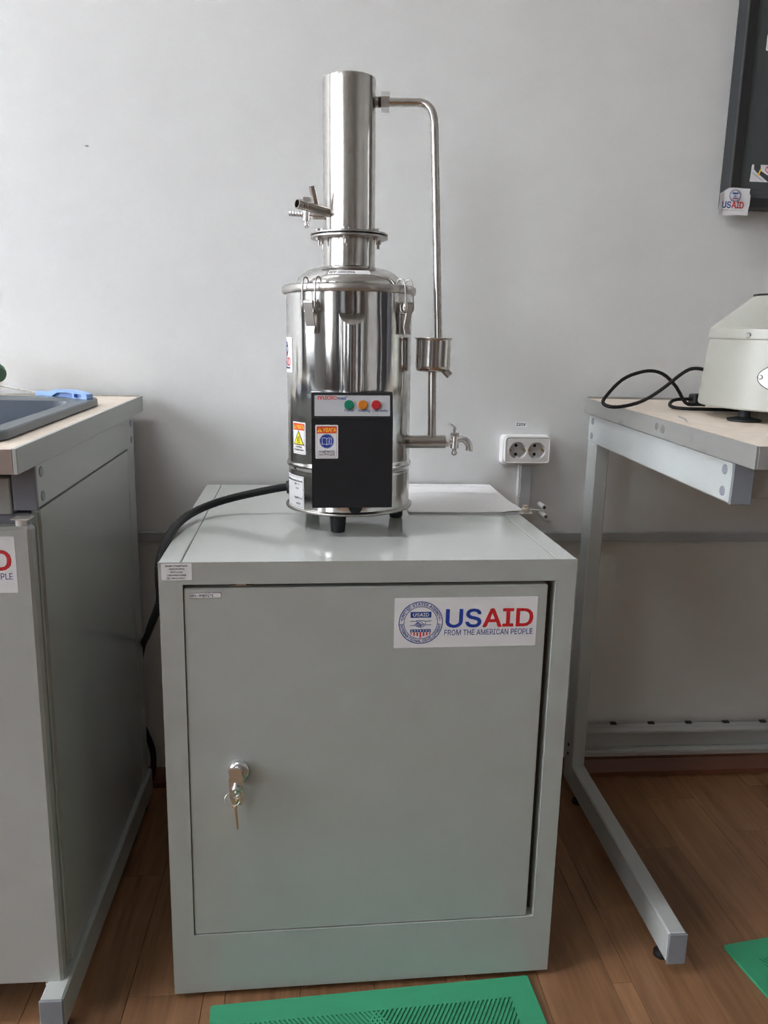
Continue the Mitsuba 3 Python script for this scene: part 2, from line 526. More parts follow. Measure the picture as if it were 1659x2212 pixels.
# ------------------------------------------------------------------ grey steel cabinet in the middle
CF = rotz(.024, (0, 0, .01))
C_ = thing('metal_cabinet', 'light grey steel cabinet with one locked door under the shiny distiller', 'cabinet')
cb = lambda *a, **k: mapped(bx(*a, **k), CF)
ZT = .70
put(C_ + '__side_panel', cb(-.300, -.298, .004, .6, .0, ZT - .004), 'grey_coat')
put(C_ + '__side_panel', cb(.298, .300, .004, .6, .0, ZT - .004), 'grey_coat')
put(C_ + '__back_panel', cb(-.298, .298, .598, .6, .0, ZT - .004), 'grey_coat')
put(C_ + '__bottom_panel', cb(-.298, .298, .004, .598, .012, .014), 'grey_coat')
fo = sbox(-.300, 0, .300, ZT)
hole = sbox(-.2682, .1015, .2705, .6685)
frame = ext(fo.difference(hole), .0016)
face = plane((0, 0, 0), (1, 0, 0), (0, 0, 1))
inner = [bx(-.2682, -.2672, 0, .022, .1015, .6685), bx(.2695, .2705, 0, .022, .1015, .6685), bx(-.2682, .2705, 0, .022, .6675, .6685), bx(-.2682, .2705, 0, .022, .1015, .1025)]
fm = mapped(frame, face)
fm.apply_translation([0, .0016, 0])
put(C_ + '__front_frame', mapped([fm] + inner, CF), 'grey_coat')
# top: two side rails, front rail, recessed-joint middle panel
put(C_ + '__top_rail', cb(-.300, -.2695, .0, .614, ZT - .012, ZT, c=.0012), 'grey_gloss')
put(C_ + '__top_rail', cb(.2695, .300, .0, .614, ZT - .012, ZT, c=.0012), 'grey_gloss')
put(C_ + '__top_panel', cb(-.2683, .2683, .0, .614, ZT - .012, ZT, c=.0010), 'grey_gloss')
put(C_ + '__top_underlay', cb(-.298, .298, .01, .598, ZT - .020, ZT - .011), 'joint_dark')
D_ = C_ + '__door'
put(D_, cb(-.2665, .2588, .0015, .0200, .1035, .6615, c=.0016), 'grey_coat')
put(C_ + '__latch_plate', [cb(-.203, -.171, .0035, .012, .6640, .6650), cb(-.1945, -.1795, .003, .012, .6655, .6680)], 'steel_satin', label='small latch plate in the gap above the door')
put(C_ + '__inside_shadow_panel', cb(-.268, .27, .0225, .024, .102, .668), 'joint_dark')
# labels on the cabinet
CP = lambda x, z, y=0: (lambda p, g=plane((x, y, z), (1, 0, 0), (0, 0, 1)): CF(g(p)))
logo_sticker(C_ + '__logo_sticker', CP(.0318, .567 + .0, .0013), 'white sticker with a round seal and bold blue and red lettering')
k = put(C_ + '__type_label', sheet(CP(-.2955, .6745, -.0001), .0416, .0240, .0012), 'sticker_white', label='small white label with five lines of print')
g = CP(-.2955, .6745, -.0001)
put(k + '__lettering', mapped([txt(s, .0208, v, .0021, width=w, bold=True, center=True) for s, v, w in
                               (('ШАФА СПЕЦІАЛЬНА', .0195, .0300), ('ЛАБОРАТОРНА', .0151, .0218), ('ШСЛ-0.122', .0107, .0168), ('600Х600Х700ММ', .0062, .0256))]
                              + [txt('RS0274310', .0142, .0018, .0021, width=.0176, bold=True), txt('SN', .0083, .0022, .0013, width=.0024, bold=True),
                                 ext(sbox(.0073, .0014, .0118, .0044).difference(sbox(.0075, .0016, .0116, .0042)), .0002, .0003)], g), 'ink_black')
k = put(C_ + '__number_label', sheet(CP(-.2585, .6475, .0013), .0440, .0075, .0), 'ink_black', label='narrow white strip printed SEV-0000271')
g = CP(-.2585, .6475, .0013)
put(k + '__paper', mapped(ext(sbox(.0004, .0004, .0436, .0071), .0002, .00026), g), 'sticker_white')
put(k + '__lettering', mapped(txt('SEV-0000271', .0012, .0020, .0036, width=.0320, bold=True, z=.0005), g), 'ink_black')
# lock with a flat chrome tag and the key in it
LX, LZ = -.1945, .3805
lk = lambda prof: aim(solid(prof, 40), (LX, .0015, LZ), (0, -1, 0))
put(C_ + '__lock', mapped(lk([(.0152, 0), (.0158, .003), (.0150, .0065), (.0128, .0085), (.0115, .0090)]), CF), 'chrome', smooth=35, label='round chrome lock in the door')
pl = rrect(-.0105, .0105, -.054, .018, .004).intersection(Polygon([(-.0085, .018), (.0070, .018), (.0112, -.005), (.0108, -.034), (.0065, -.054), (-.0066, -.054), (-.0105, -.038), (-.0112, -.015)]))
hf = plane((LX - .002, -.0255, LZ + .004), (1, -.10, 0), (0, -.26, .95))
hd = mapped(ext(pl, .0022), hf)
put(C_ + '__lock__swing_tag', mapped(hd, CF), 'chrome', label='flat chrome tag hanging from the lock')
put(C_ + '__lock__barrel', mapped(rod((LX, -.004, LZ + .004), (LX, -.0245, LZ + .004), .0070, 28), CF), 'chrome', smooth=35)
put(C_ + '__lock__key_cylinder', mapped(aim(solid([(.0085, 0), (.0085, .004), (.0070, .006), (.0030, .0062), (.0028, .009)], 32), hf(np.array([[0, -.022, .002]]))[0], (0, -.95, -.30)), CF), 'chrome', smooth=35)

K_ = thing('key_ring', 'small split ring with a thin brass key hanging from the cabinet lock', 'keys')
rc = np.array([LX - .0085, -.0185, LZ - .036])
a = np.linspace(0, 2 * np.pi, 40, endpoint=False)
put(K_ + '__ring', mapped(sweep(rc + np.stack([np.cos(a) * .0112, np.sin(a) * .003, np.sin(a) * .0095], 1), .0008, 8, closed=True), CF), 'chrome', smooth=True)
put(K_ + '__key_link', mapped(sweep(spline([(LX - .0015, -.0285, LZ - .019), (LX + .0035, -.028, LZ - .022), (LX - .001, -.026, LZ - .027), (LX - .006, -.0215, LZ - .031)], 24), .0012, 8), CF), 'chrome', smooth=True)
kb = rrect(-.0055, .0055, -.010, 0, .004).union(sbox(-.0030, -.040, .0030, -.008))
for q in range(6):
    kb = kb.difference(Polygon([(.0032, -.018 - q * .0045), (.0012 + .0004 * (q % 3), -.0202 - q * .0045), (.0032, -.0222 - q * .0045)]))
kmesh = mapped(ext(kb, .0014), plane((LX - .0050, -.0190, LZ - .044), (.16, 1, 0), (-.07, 0, 1)))
put(K_ + '__key', mapped(kmesh, CF), 'brass', label='thin brass key seen nearly edge-on')

# ------------------------------------------------------------------ water distiller
PH = .011
DO = np.array([-.0247, .265, .71])
DR = np.array([[math.cos(PH), 0, -math.sin(PH)], [0, 1, 0], [math.sin(PH), 0, math.cos(PH)]])
DF = lambda p: np.asarray(p) @ DR.T + DO
W_ = thing('water_distiller', 'tall polished steel water distiller with a black control box on the grey cabinet', 'distiller')
dput = lambda k, m, b, smooth=35, label=None: put(W_ + '__' + k, mapped(m, DF), b, smooth=smooth, label=label)
RB = .103
for s in range(3):
    a = math.radians(-104 + 120 * s)
    m = solid([(.0100, .0), (.0112, .0012), (.0135, .027), (.0140, .0325)], 28)
    m.apply_translation([.088 * math.cos(a), .088 * math.sin(a), 0])
    dput('foot', m, 'black_rubber')
nz, na = 150, 260
zz = np.linspace(.0335, .3825, nz)
aa = np.linspace(0, 2 * np.pi, na, endpoint=False)
A, Z = np.meshgrid(aa, zz)
P3 = np.stack([np.cos(A) * 5.5, np.sin(A) * 5.5, Z * 7], -1)
wob = (meshkit.noise(P3, 3) - .5) * .00042 + (meshkit.noise(P3 * [2.4, 2.4, 1.3], 5) - .5) * .00016
win = np.clip((Z - .05) / .05, 0, 1) * np.clip((.375 - Z) / .05, 0, 1)
bead = .0030 * np.exp(-((Z - .1035) / .0042) ** 2) - .0012 * np.exp(-((Z - .0955) / .003) ** 2)
rad = RB + wob * win + bead
V = np.stack([rad * np.cos(A), rad * np.sin(A), Z], -1).reshape(-1, 3)
i, j = np.meshgrid(np.arange(nz - 1), np.arange(na), indexing='ij')
q = np.stack([i * na + j, i * na + (j + 1) % na, (i + 1) * na + (j + 1) % na, (i + 1) * na + j], -1).reshape(-1, 4)
body = trimesh.Trimesh(V, np.vstack([q[:, [0, 1, 2]], q[:, [0, 2, 3]]]), process=False)
dput('body', body, 'steel_mirror', smooth=True)
a = np.linspace(0, 2 * np.pi, 24)
dput('base_rim', lathe([(.1055 + .0030 * math.cos(t), .0315 + .0030 * math.sin(t)) for t in a], 128), 'steel_satin', smooth=True)
dput('base_plate', solid([(.1045, .0318), (.1045, .0336)], 96), 'steel_satin')
lid = [(.1020, .3800), (.1085, .3795), (.1098, .3815), (.1100, .3870), (.1090, .3905), (.1065, .3920), (.0960, .3920), (.0870, .3925)]
dome = [(.0870, .3925)] + [(.087 - .0475 * (1 - math.cos(t)) , .3925 + .0290 * math.sin(t)) for t in np.linspace(.08, math.pi / 2, 24)] 
dome = [(.0870, .3925)] + [(.0400 + .0470 * math.cos(t), .3925 + .0290 * math.sin(t) ** 1.0) for t in np.linspace(.06, math.pi / 2, 28)] + [(.020, .4217)]
dput('lid_rim', lathe(lid, 160), 'steel_satin')
dput('lid_dome', lathe(dome, 160), 'steel_mirror', smooth=True)
dput('neck_gasket', solid([(.0395, .4195), (.0395, .4230)], 64), 'black_rubber')
dput('neck', lathe([(.030, .4222), (.0413, .4222), (.0418, .4228), (.0416, .4668)], 96), 'steel_polished')
dput('flange', solid([(.0605, .4660), (.0625, .4668), (.0625, .4695), (.0612, .4702)], 96), 'steel_satin')
dput('flange_gasket', solid([(.0605, .4702), (.0605, .4712)], 64), 'black_rubber')
dput('flange', solid([(.0612, .4712), (.0625, .4720), (.0625, .4742), (.0605, .4750)], 96), 'steel_satin')
nz2 = 60
zz2 = np.r_[np.linspace(.4750, .7030, nz2), .7040, .7044]
A2, Z2 = np.meshgrid(np.arange(160) * 2 * np.pi / 160, zz2)
r2 = .0414 + ((meshkit.noise(np.stack([np.cos(A2) * 5, np.sin(A2) * 5, Z2 * 5], -1), 21) - .5) * .00022 + (meshkit.noise(np.stack([np.cos(A2) * 13, np.sin(A2) * 13, Z2 * 6], -1), 22) - .5) * .00006)
r2[-2], r2[-1] = .0411, .0404
loops = [np.stack([r2[q] * np.cos(A2[q]), r2[q] * np.sin(A2[q]), Z2[q]], 1) for q in range(len(zz2))] + [np.stack([1e-5 * np.cos(A2[0]), 1e-5 * np.sin(A2[0]), A2[0] * 0 + .7044], 1)]
dput('column', skin(loops), 'steel_polished', smooth=30)
for s in range(6):
    a = math.radians(-98 + 60 * s)
    c = np.array([.0525 * math.cos(a), .0525 * math.sin(a), 0])
    hexm = trimesh.creation.cylinder(radius=.0050, height=.0042, sections=6)
    hm = hexm.copy(); hm.apply_translation(c + [0, 0, .4771])
    nm = hexm.copy(); nm.apply_translation(c + [0, 0, .4640])
    k = dput('bolt', hm, 'tap_chrome', smooth=False)
    put(k + '__nut', mapped(nm, DF), 'tap_chrome')
    put(k + '__stud', mapped(rod(c + [0, 0, .4640], c + [0, 0, .4545], .0023, 12), DF), 'steel_pipe', smooth=35)
    put(k + '__washer', mapped(rod(c + [0, 0, .4662], c + [0, 0, .4658], .0062, 20), DF), 'steel_satin', smooth=35)
# half pipe on the front of the body with a slanting flat cap
n = 40
ang = np.linspace(math.pi, 2 * math.pi, n)
hr, hy = .0200, -.1015
ring = np.stack([.0005 + hr * np.cos(ang), hy + hr * np.sin(ang)], 1)
ztop = .3478 + (ring[:, 1] - hy) * .93
vb = np.vstack([np.c_[ring, np.full(n, .226)], np.c_[ring, ztop]])
fb = [[i, i + 1, n + i + 1] for i in range(n - 1)] + [[i, n + i + 1, n + i] for i in range(n - 1)]
dput('level_pipe', trimesh.Trimesh(vb, fb, process=False), 'steel_mirror', smooth=True)
vc = np.vstack([np.c_[ring, ztop], [[.0005, hy, .3478]]])
dput('level_pipe_cap', trimesh.Trimesh(vc, [[i, i + 1, n] for i in range(n - 1)], process=False), 'steel_polished', smooth=False)
# control box
x0, x1 = -.0627, .0622
prof = Polygon([(-.095, .050), (-.1335, .050), (-.1335, .1885), (-.1225, .2280), (-.095, .2280)])
bm = mapped(ext(prof, x1 - x0), lambda p: np.stack([x0 + p[:, 2], p[:, 0], p[:, 1]], 1))
B_ = dput('control_box', bm, 'black_plastic', smooth=False, label='black box on the lower front with a grey lamp strip')
edge = ext(sbox(x0, 0, x1, .1385).difference(sbox(x0 + .0012, .0012, x1 - .0012, .1373)), .0006)
put(B_ + '__edge', mapped(mapped(edge, plane((0, -.1335, .050), (1, 0, 0), (0, 0, 1))), DF), 'black_rubber')
pn = np.array([0, .0110, .0395]); pn /= np.linalg.norm(pn)
PP = lambda p, g=plane((x0, -.1335, .1885), (1, 0, 0), pn): DF(g(p))
PL = .0410
put(B_ + '__strip_frame', mapped(ext(rrect(.0005, .1244, .0008, PL - .0008, .002).difference(rrect(.0042, .1207, .0042, PL - .0042, .001)), .0012), PP), 'black_plastic')
fc = put(B_ + '__lamp_strip', mapped(ext(rrect(.0042, .1207, .0042, PL - .0042, .001), .0005), PP), 'ink_silver', label='silver grey strip with three indicator lamps')
wv = PL - .0084
put(B_ + '__logo_print', mapped([txt('m', .0098, .0300, .0058, width=.0098, bold=True, z=.0006), txt('ICRO', .0204, .0300, .0050, width=.0184, bold=True, z=.0006)], PP), 'ink_red')
put(B_ + '__logo_print', mapped([txt('med', .0402, .0298, .0046, width=.0128, bold=True, z=.0006)] + [ext(Point(.0544, .0346).buffer(.0007, 4), .0002, .0006)], PP), 'ink_navy')
put(B_ + '__lamp_names', mapped([txt('Power', .0508, .0112, .0040, width=.0152, z=.0006), txt('Heating', .0718, .0112, .0040, width=.0178, z=.0006),
                                 txt('Low water', .0945, .0112, .0040, width=.0232, z=.0006)], PP), 'ink_navy')
for s, (u, m) in enumerate(((.0574, 'lamp_green'), (.0786, 'lamp_orange'), (.0992, 'lamp_red'))):
    l = mapped(mapped(solid([(.0074, 0), (.0074, .0016), (.0066, .0026)], 36), lambda p: p + [u, .0215, .0005]), PP)
    k = put(B_ + '__lamp', l, m, smooth=35, label=('green', 'orange', 'red')[s] + ' indicator lamp')
# ribbed caps of the lamps belong to the lamp's own mesh, so join them there
# black grommet under the box
dput('grommet', [mapped(rod((0.006, -.098, .047), (0.006, -.112, .044), .013, 24, .010), lambda p: p)], 'black_rubber')
dput('screw', aim(solid([(.0030, 0), (.0028, .002)], 16), (-.0165, -.1025, .0465), (0, -1, 0)), 'tap_chrome')


def oncyl(a0, z0, R=RB):
    """Maps a label (u right, v up) to the body; its lower left at angle a0 (degrees)."""
    a0 = math.radians(a0)
    return lambda p: DF(np.stack([(R + .0003 + p[:, 2]) * np.cos(a0 + p[:, 0] / R), (R + .0003 + p[:, 2]) * np.sin(a0 + p[:, 0] / R), z0 + p[:, 1]], 1))


def densify(ms, L=.004):
    m = trimesh.util.concatenate(ms)
    v, f = trimesh.remesh.subdivide_to_size(m.vertices, m.faces, L)
    return trimesh.Trimesh(v, f, process=False)


def warning(key, f, label, pict, lines):
    w, h = .0350, .0520
    k = put(key, mapped(densify([ext(rrect(0, w, 0, h, .0018), .00022)]), f), 'sticker_white', label=label)
    b = .0022
    put(k + '__border', mapped(densify([ext(rrect(b, w - b, b, h - b, .0012).difference(rrect(b + .00035, w - b - .00035, b + .00035, h - b - .00035, .001)), .0002, .00025)]), f), 'ink_black')
    put(k + '__banner', mapped(densify([ext(sbox(b, h - .0130, w - b, h - b), .0002, .00025)]), f), 'ink_orange_red')
    put(k + '__banner_print', mapped(densify([txt('УВАГА', .0118, h - .0106, .0060, width=.0202, bold=True, z=.00046), ext(Polygon([(.0030, h - .0112), (.0108, h - .0112), (.0069, h - .0042)]), .0002, .00046)]), f), 'ink_orange')
    put(k + '__small_print', mapped(densify([txt(s, w / 2, v, .0032, width=ww, bold=True, center=True, z=.00026) for s, v, ww in lines]
                                            + [ext(sbox(.0065, h - .0098, .0073, h - .0062).union(sbox(.0065, h - .0107, .0073, h - .0102)), .0002, .0007)]), f), 'ink_black')
    if pict == 'hot':
        put(k + '__triangle', mapped(densify([ext(Polygon([(.0040, .0155), (.0310, .0155), (.0175, .0375)]).buffer(.0006, 3), .0002, .00025)]), f), 'ink_black')
        put(k + '__yellow_field', mapped(densify([ext(Polygon([(.0054, .0163), (.0296, .0163), (.0175, .0360)]), .0002, .00046)]), f), 'ink_yellow')
        waves = []
        for q in range(3):
            x = .0145 + q * .0030
            t = np.linspace(0, 1, 12)
            waves.append(ext(LineString(np.stack([x + .0007 * np.sin(t * 7), .0205 + t * .0085], 1)).buffer(.00045, 2), .0002, .0007))
        waves.append(ext(sbox(.0120, .0182, .0235, .0189), .0002, .0007))
        put(k + '__pictogram', mapped(densify(waves), f), 'ink_black')
    else:
        c = (w / 2, .0270)
        put(k + '__round_field', mapped([ext(Point(*c).buffer(.0112, 20).difference(Point(*c).buffer(.0108, 20)), .0002, .00025), ext(Point(*c).buffer(.0103, 20), .0002, .00025)], f), 'ink_blue')
        page = Polygon([(-.0075, .0050), (-.0030, .0058), (0, .0042), (.0030, .0058), (.0075, .0050), (.0075, -.0056), (.0030, -.0048), (0, -.0062), (-.0030, -.0048), (-.0075, -.0056)])
        book = page.difference(page.buffer(-.0008)).union(sbox(-.0004, -.006, .0004, .0042)).union(sbox(.0028, -.0028, .0048, -.0018)).union(sbox(.0034, -.0028, .0044, .0012)).union(sbox(.0030, .0006, .0044, .0014)).union(Point(.0039, .0031).buffer(.0009, 4))
        put(k + '__pictogram', mapped(ext(affinity.translate(book, *c), .0002, .00046), f), 'sticker_white')


warning(W_ + '__warning_sticker', oncyl(-154.2, .1245), 'white warning sticker with a yellow triangle', 'hot', (('ГАРЯЧА', .0100, .0180), ('ПОВЕРХНЯ', .0052, .0255)))
warning(W_ + '__notice_sticker', lambda p, g=plane((-.0570, -.1337, .1275), (1, 0, 0), (0, 0, 1)): DF(g(p)), 'white sticker with a blue disc and an open book', 'book',
        (('ОЗНАЙОМТЕСЬ', .0092, .0250), ('З ІНСТРУКЦІЄЮ', .0048, .0260)))
# label with the maker's data, low on the left
w, h = .0640, .0540
f = oncyl(-173.3, .0340)
k = put(W_ + '__data_label', mapped(densify([ext(sbox(0, 0, w, h), .00022)]), f), 'sticker_white', label='white paper label with printed lines, low on the left side')
pr = [ext(sbox(.002, .002, w - .002, h - .002).difference(sbox(.0024, .0024, w - .0024, h - .0024)), .0002, .00025)]
for s, u, v, ww, hh in (('Дистилятор електричний', .008, .0440, .0520, .0032), ('DE-5', .0380, .0385, .0140, .0030), ('5 л/г', .0420, .0320, .0080, .0028), ('Інв.№130-41', .0370, .0160, .0225, .0030), ('06.2019', .0430, .0065, .0130, .0030)):
    pr.append(txt(s, u, v, hh, width=ww, z=.00026))
put(k + '__lettering', mapped(densify(pr), f), 'ink_black')
# donor sticker high on the left
f = oncyl(-193.0 + 3, .2545)
lw = .0650
k = put(W_ + '__logo_sticker', mapped(densify([ext(sbox(0, 0, lw, .0560), .00022)]), f), 'sticker_white', label='white sticker with red lettering wrapped round the left side')
sn, sr, sw = (x for x in seal(.0125))
mv = lambda ms: [m.apply_translation([lw * .5, .0370, 0]) or m for m in ms]
put(k + '__seal', mapped(densify(mv(sn) + [txt('US', .0100, .0110, .0125, width=.0185, bold=True)]), f), 'ink_navy')
put(k + '__red_print', mapped(densify(mv(sr) + [txt('AID', .0295, .0110, .0125, width=.0270, bold=True)]), f), 'ink_red')
put(k + '__small_print', mapped(densify([txt('FROM THE AMERICAN PEOPLE', .0100, .0058, .0030, width=.0465)]), f), 'ink_navy')
# number strip on the dome
ds = np.linspace(0, math.pi / 2, 60)
dr_, dz_ = .0400 + .0470 * np.cos(ds), .3925 + .0290 * np.sin(ds)
dl = np.r_[0, np.cumsum(np.hypot(np.diff(dr_), np.diff(dz_)))]


def ondome(a0, s0):
    def f(p):
        s = s0 + p[:, 1]
        r, z = np.interp(s, dl, dr_), np.interp(s, dl, dz_)
        a = math.radians(a0) + p[:, 0] / .065
        return DF(np.stack([(r + .0003 + p[:, 2] * .6) * np.cos(a), (r + .0003 + p[:, 2] * .6) * np.sin(a), z + .0004 + p[:, 2] * .8], 1))
    return f


f = ondome(-116, .0140)
k = put(W_ + '__number_label', mapped(densify([ext(sbox(0, 0, .0545, .0095), .00022)], .003), f), 'sticker_white', label='narrow white strip printed SEV-0000204 on the dome')
put(k + '__lettering', mapped(densify([txt('SEV-0000204', .0012, .0022, .0050, width=.0330, bold=True)], .003), f), 'ink_black')


def latch(ang):
    a = math.radians(ang)
    er, et = np.array([math.cos(a), math.sin(a), 0]), np.array([-math.sin(a), math.cos(a), 0])
    M = lambda p: DF(er * (RB + p[:, 1:2]) + et * p[:, :1] + np.array([0, 0, 1.0]) * p[:, 2:3])     # (tangent, out, z)
    k = put(W_ + '__latch', mapped([bx(-.0085, .0085, -.001, .0022, .3170, .3620, .0006), bx(-.0088, -.0070, .0005, .0130, .3480, .3640, .0003), bx(.0070, .0088, .0005, .0130, .3480, .3640, .0003)], M), 'steel_satin',
            label='sprung lid latch with two wire hooks')
    prof = Polygon([(.0125, .3660), (.0150, .3650), (.0155, .3620), (.0085, .3270), (.0110, .3170), (.0095, .3165), (.0068, .3270), (.0132, .3600), (.0110, .3640)])
    put(k + '__lever', mapped(mapped(ext(prof, .0160), lambda p: np.stack([p[:, 2] - .0080, p[:, 0], p[:, 1]], 1)), M), 'steel_pipe')
    put(k + '__pivot', mapped(rod((-.0125, .0095, .3570), (.0125, .0095, .3570), .0012, 12), M), 'steel_pipe', smooth=35)
    for s in (-1, 1):
        path = spline([(.0060, .3660), (.0040, .3560), (.0075, .3500), (.0120, .3530), (.0128, .3650), (.0120, .3850), (.0085, .3975), (.0030, .4005), (-.0020, .3975), (-.0035, .3930)], 48)
        put(k + '__wire_hook', mapped(sweep(np.c_[np.full(len(path), s * .0118), path], .00125, 10), M), 'steel_pipe', smooth=35)


for ang in (-124.5, -37.5, 82):
    latch(ang)

# outlet at the column's top, down pipe, cup, draining pipe and tap (world coordinates)
wput = lambda k, m, b, smooth=35, label=None: put(W_ + '__' + k, m, b, smooth=smooth, label=label)
o = np.array([.0085, .2640, 1.3830])
dx = np.array([1, -.12, .0]); dx /= np.linalg.norm(dx)
wput('outlet_stub', rod(o - dx * .006, o + dx * .0050, .0085, 28, .0078), 'steel_pipe')
wput('outlet_seal', rod(o + dx * .0045, o + dx * .0105, .0077, 28), 'black_rubber', label='black rubber seal')
hx = trimesh.creation.cylinder(radius=.0150, height=.0125, sections=6)
hx.apply_transform(trimesh.transformations.rotation_matrix(math.radians(12), [0, 0, 1]))
wput('union_nut', aim(hx, o + dx * .0160, dx), 'tap_chrome', smooth=False, label='bright hexagon nut')
pth = [o + dx * .015, o + dx * .040, o + dx * .056]
b0 = o + dx * .066
b1 = np.array([.1005, .2420, 1.3450])
e0, e1 = b0 + dx * .0285, b1 + np.array([-.0015, .0012, .0340])
pth += [((1 - t) ** 3) * b0 + 3 * (1 - t) ** 2 * t * (b0 + dx * .021) + 3 * (1 - t) * t * t * (b1 + [-.0012, .0005, .021]) + t ** 3 * b1 for t in np.linspace(0, 1, 16)]
b2 = np.array([.1185, .2350, .9950])
pth += [b1 + (b2 - b1) * t for t in np.linspace(.03, 1, 12)]
wput('steam_pipe', sweep(np.array(pth), .0064, 20), 'steel_polished')
cc = np.array([.1094, .2350, 0])
cup = [(1e-5, .9690), (.0230, .9690), (.0262, .9702), (.0280, .9735), (.0284, .9780), (.0286, 1.0185), (.0300, 1.0215), (.0314, 1.0222), (.0314, 1.0230), (.0298, 1.0228), (.0279, 1.0190), (.0276, .9760), (.0250, .9720), (1e-5, .9712)]
wput('cup', lathe(cup, 72).apply_translation(cc), 'steel_polished', label='small open steel cup under the bent pipe')
wput('cup_spout', [aim(lathe([(.0060, 0), (.0060, .015), (.0050, .015), (.0050, 0)], 24), cc + [.0160, -.010, .9735], (.70, -.20, -.68))], 'steel_pipe')
wput('down_pipe', rod((.1086, .2350, .9700), (.1098, .2215, .8560), .0066, 24), 'steel_pipe')
el = [(.045, .234, .8535), (.060, .2275, .8535), (.0705, .2228, .8535), (.0755, .2208, .8536), (.082, .2202, .8537), (.105, .2200, .8540), (.1320, .2200, .8545)]
wput('drain_pipe', sweep(np.array(el), .0106, 28), 'steel_pipe')
wput('drain_collar', rod((.0690, .2235, .8535), (.0665, .2246, .8535), .0118, 28), 'steel_satin')
tp = W_ + '__tap'
put(tp, [rod((.1385, .22, .8545), (.1500, .22, .8545), .0058, 20), rod((.1480, .22, .8440), (.1480, .22, .8655), .0072, 24, .0060)], 'tap_chrome', smooth=35, label='small chrome tap with a curved spout')
put(tp + '__sealing_tape', rod((.1318, .22, .8545), (.1378, .22, .8545), .0098, 20, .0085), 'white_plastic', smooth=35, label='white sealing tape')
put(tp + '__spout', sweep(spline([(.150, .22, .8560), (.158, .219, .8595), (.1650, .218, .8580), (.1705, .217, .8520), (.1725, .2165, .8400)], 30), np.linspace(.0052, .0058, 30), 18), 'tap_chrome', smooth=35)
put(tp + '__stem', [rod((.1480, .22, .8640), (.1480, .22, .8690), .0072, 6), rod((.1480, .22, .8690), (.1478, .22, .8770), .0026, 12)], 'tap_chrome', smooth=35)
lev = mapped(ext(rrect(0, .0135, -.0042, .0042, .0035), .0018), plane((.1482, .2215, .8770), (-.80, 0, .55), (0, -1, .25)))
put(tp + '__lever', lev, 'tap_chrome')
put(tp + '__knob', [rod((.1480, .22, .8450), (.1480, .22, .8375), .0035, 16), trimesh.creation.icosphere(2, .0048).apply_translation([.1480, .22, .8360])], 'tap_chrome', smooth=35)

# cooling-water pipe, its branch and the hose tap on the left of the column
q0, q1 = np.array([-.0600, .2460, 1.2130]), np.array([-.1127, .2110, 1.2200])
dq = (q1 - q0) / np.linalg.norm(q1 - q0)
L = np.linalg.norm(q1 - q0)
pf = [(.0072, 0)]
for s in (.72, .79, .86):
    pf += [(.0072, L * s - .0012), (.0064, L * s), (.0072, L * s + .0012)]
pf += [(.0074, L), (.0060, L), (.0060, .02)]
I_ = wput('inlet_pipe', aim(lathe(pf, 32), q0, dq), 'steel_pipe', label='open steel pipe pointing out to the left')
put(I_ + '__bore', aim(solid([(.0060, .018), (.0060, .019)], 24), q0, dq), 'dark_hole')
put(I_ + '__weld', aim(lathe([(.0105, -.002), (.0098, .002), (.0080, .004), (.0072, .0055)], 32), q0, dq), 'steel_satin', smooth=35)
m0 = q0 + dq * L * .42
put(I_ + '__branch_pipe', aim(lathe([(.0046, 0), (.0046, .034), (.0037, .034), (.0037, .010)], 20), m0, np.array([-.0905, .2240, 1.2485]) - m0), 'steel_pipe', smooth=35)
wput('hose_stub', rod((-.0640, .2700, 1.2115), (-.0885, .2700, 1.2115), .0052, 20), 'steel_pipe')
H_ = wput('hose_tap', [rod((-.0880, .2700, 1.2120), (-.1060, .2700, 1.2130), .0046, 18), rod((-.0990, .27, 1.2030), (-.0990, .27, 1.2220), .0066, 20)], 'tap_chrome', label='small chrome hose tap with a ribbed end')
rb = [(.0036, 0)]
for s in range(5):
    rb += [(.0046, .0005 + s * .0046), (.0046, .0016 + s * .0046), (.0034, .0044 + s * .0046)]
put(H_ + '__hose_barb', aim(solid(rb, 24), (-.1045, .27, 1.2130), (-1, 0, .06)), 'tap_chrome', smooth=25)
put(H_ + '__lever', [rod((-.0990, .27, 1.222), (-.0990, .27, 1.228), .0028, 12), mapped(ext(rrect(-.0068, .0068, 0, .0125, .003), .0018), plane((-.0985, .269, 1.2270), (1, .3, 0), (0, .2, 1)))], 'tap_chrome')
put(H_ + '__knob', [rod((-.0990, .27, 1.2040), (-.0990, .27, 1.1985), .0032, 14), trimesh.creation.icosphere(2, .0045).apply_translation([-.0985, .27, 1.1965])], 'tap_chrome', smooth=35)

# mains cable: from the body over the cabinet's left edge, down the gap, back to the wall
cp = [(-.110, .300, .7640), (-.1347, .300, .7615), (-.1817, .300, .7525), (-.2463, .295, .7370), (-.290, .245, .7260), (-.3060, .165, .7190), (-.3095, .095, .7080), (-.3100, .055, .6850), (-.3120, .065, .6450),
      (-.3230, .105, .6100), (-.3715, .270, .5180), (-.4320, .500, .4050), (-.4600, .578, .3450), (-.4740, .588, .2600), (-.4664, .575, .1827), (-.4475, .575, .1265), (-.4430, .572, .0813), (-.4540, .560, .0364), (-.4900, .52, .0085), (-.56, .45, .0075)]
wput('power_cable', sweep(spline(cp, 150), .0066, 16), 'black_cable', label='thick black cable running over the left edge of the cabinet')
dput('cable_gland', rod(((-.1010, .036, .0525)), ((-.1090, .0355, .0520)), .0130, 24, .0105), 'black_plastic')

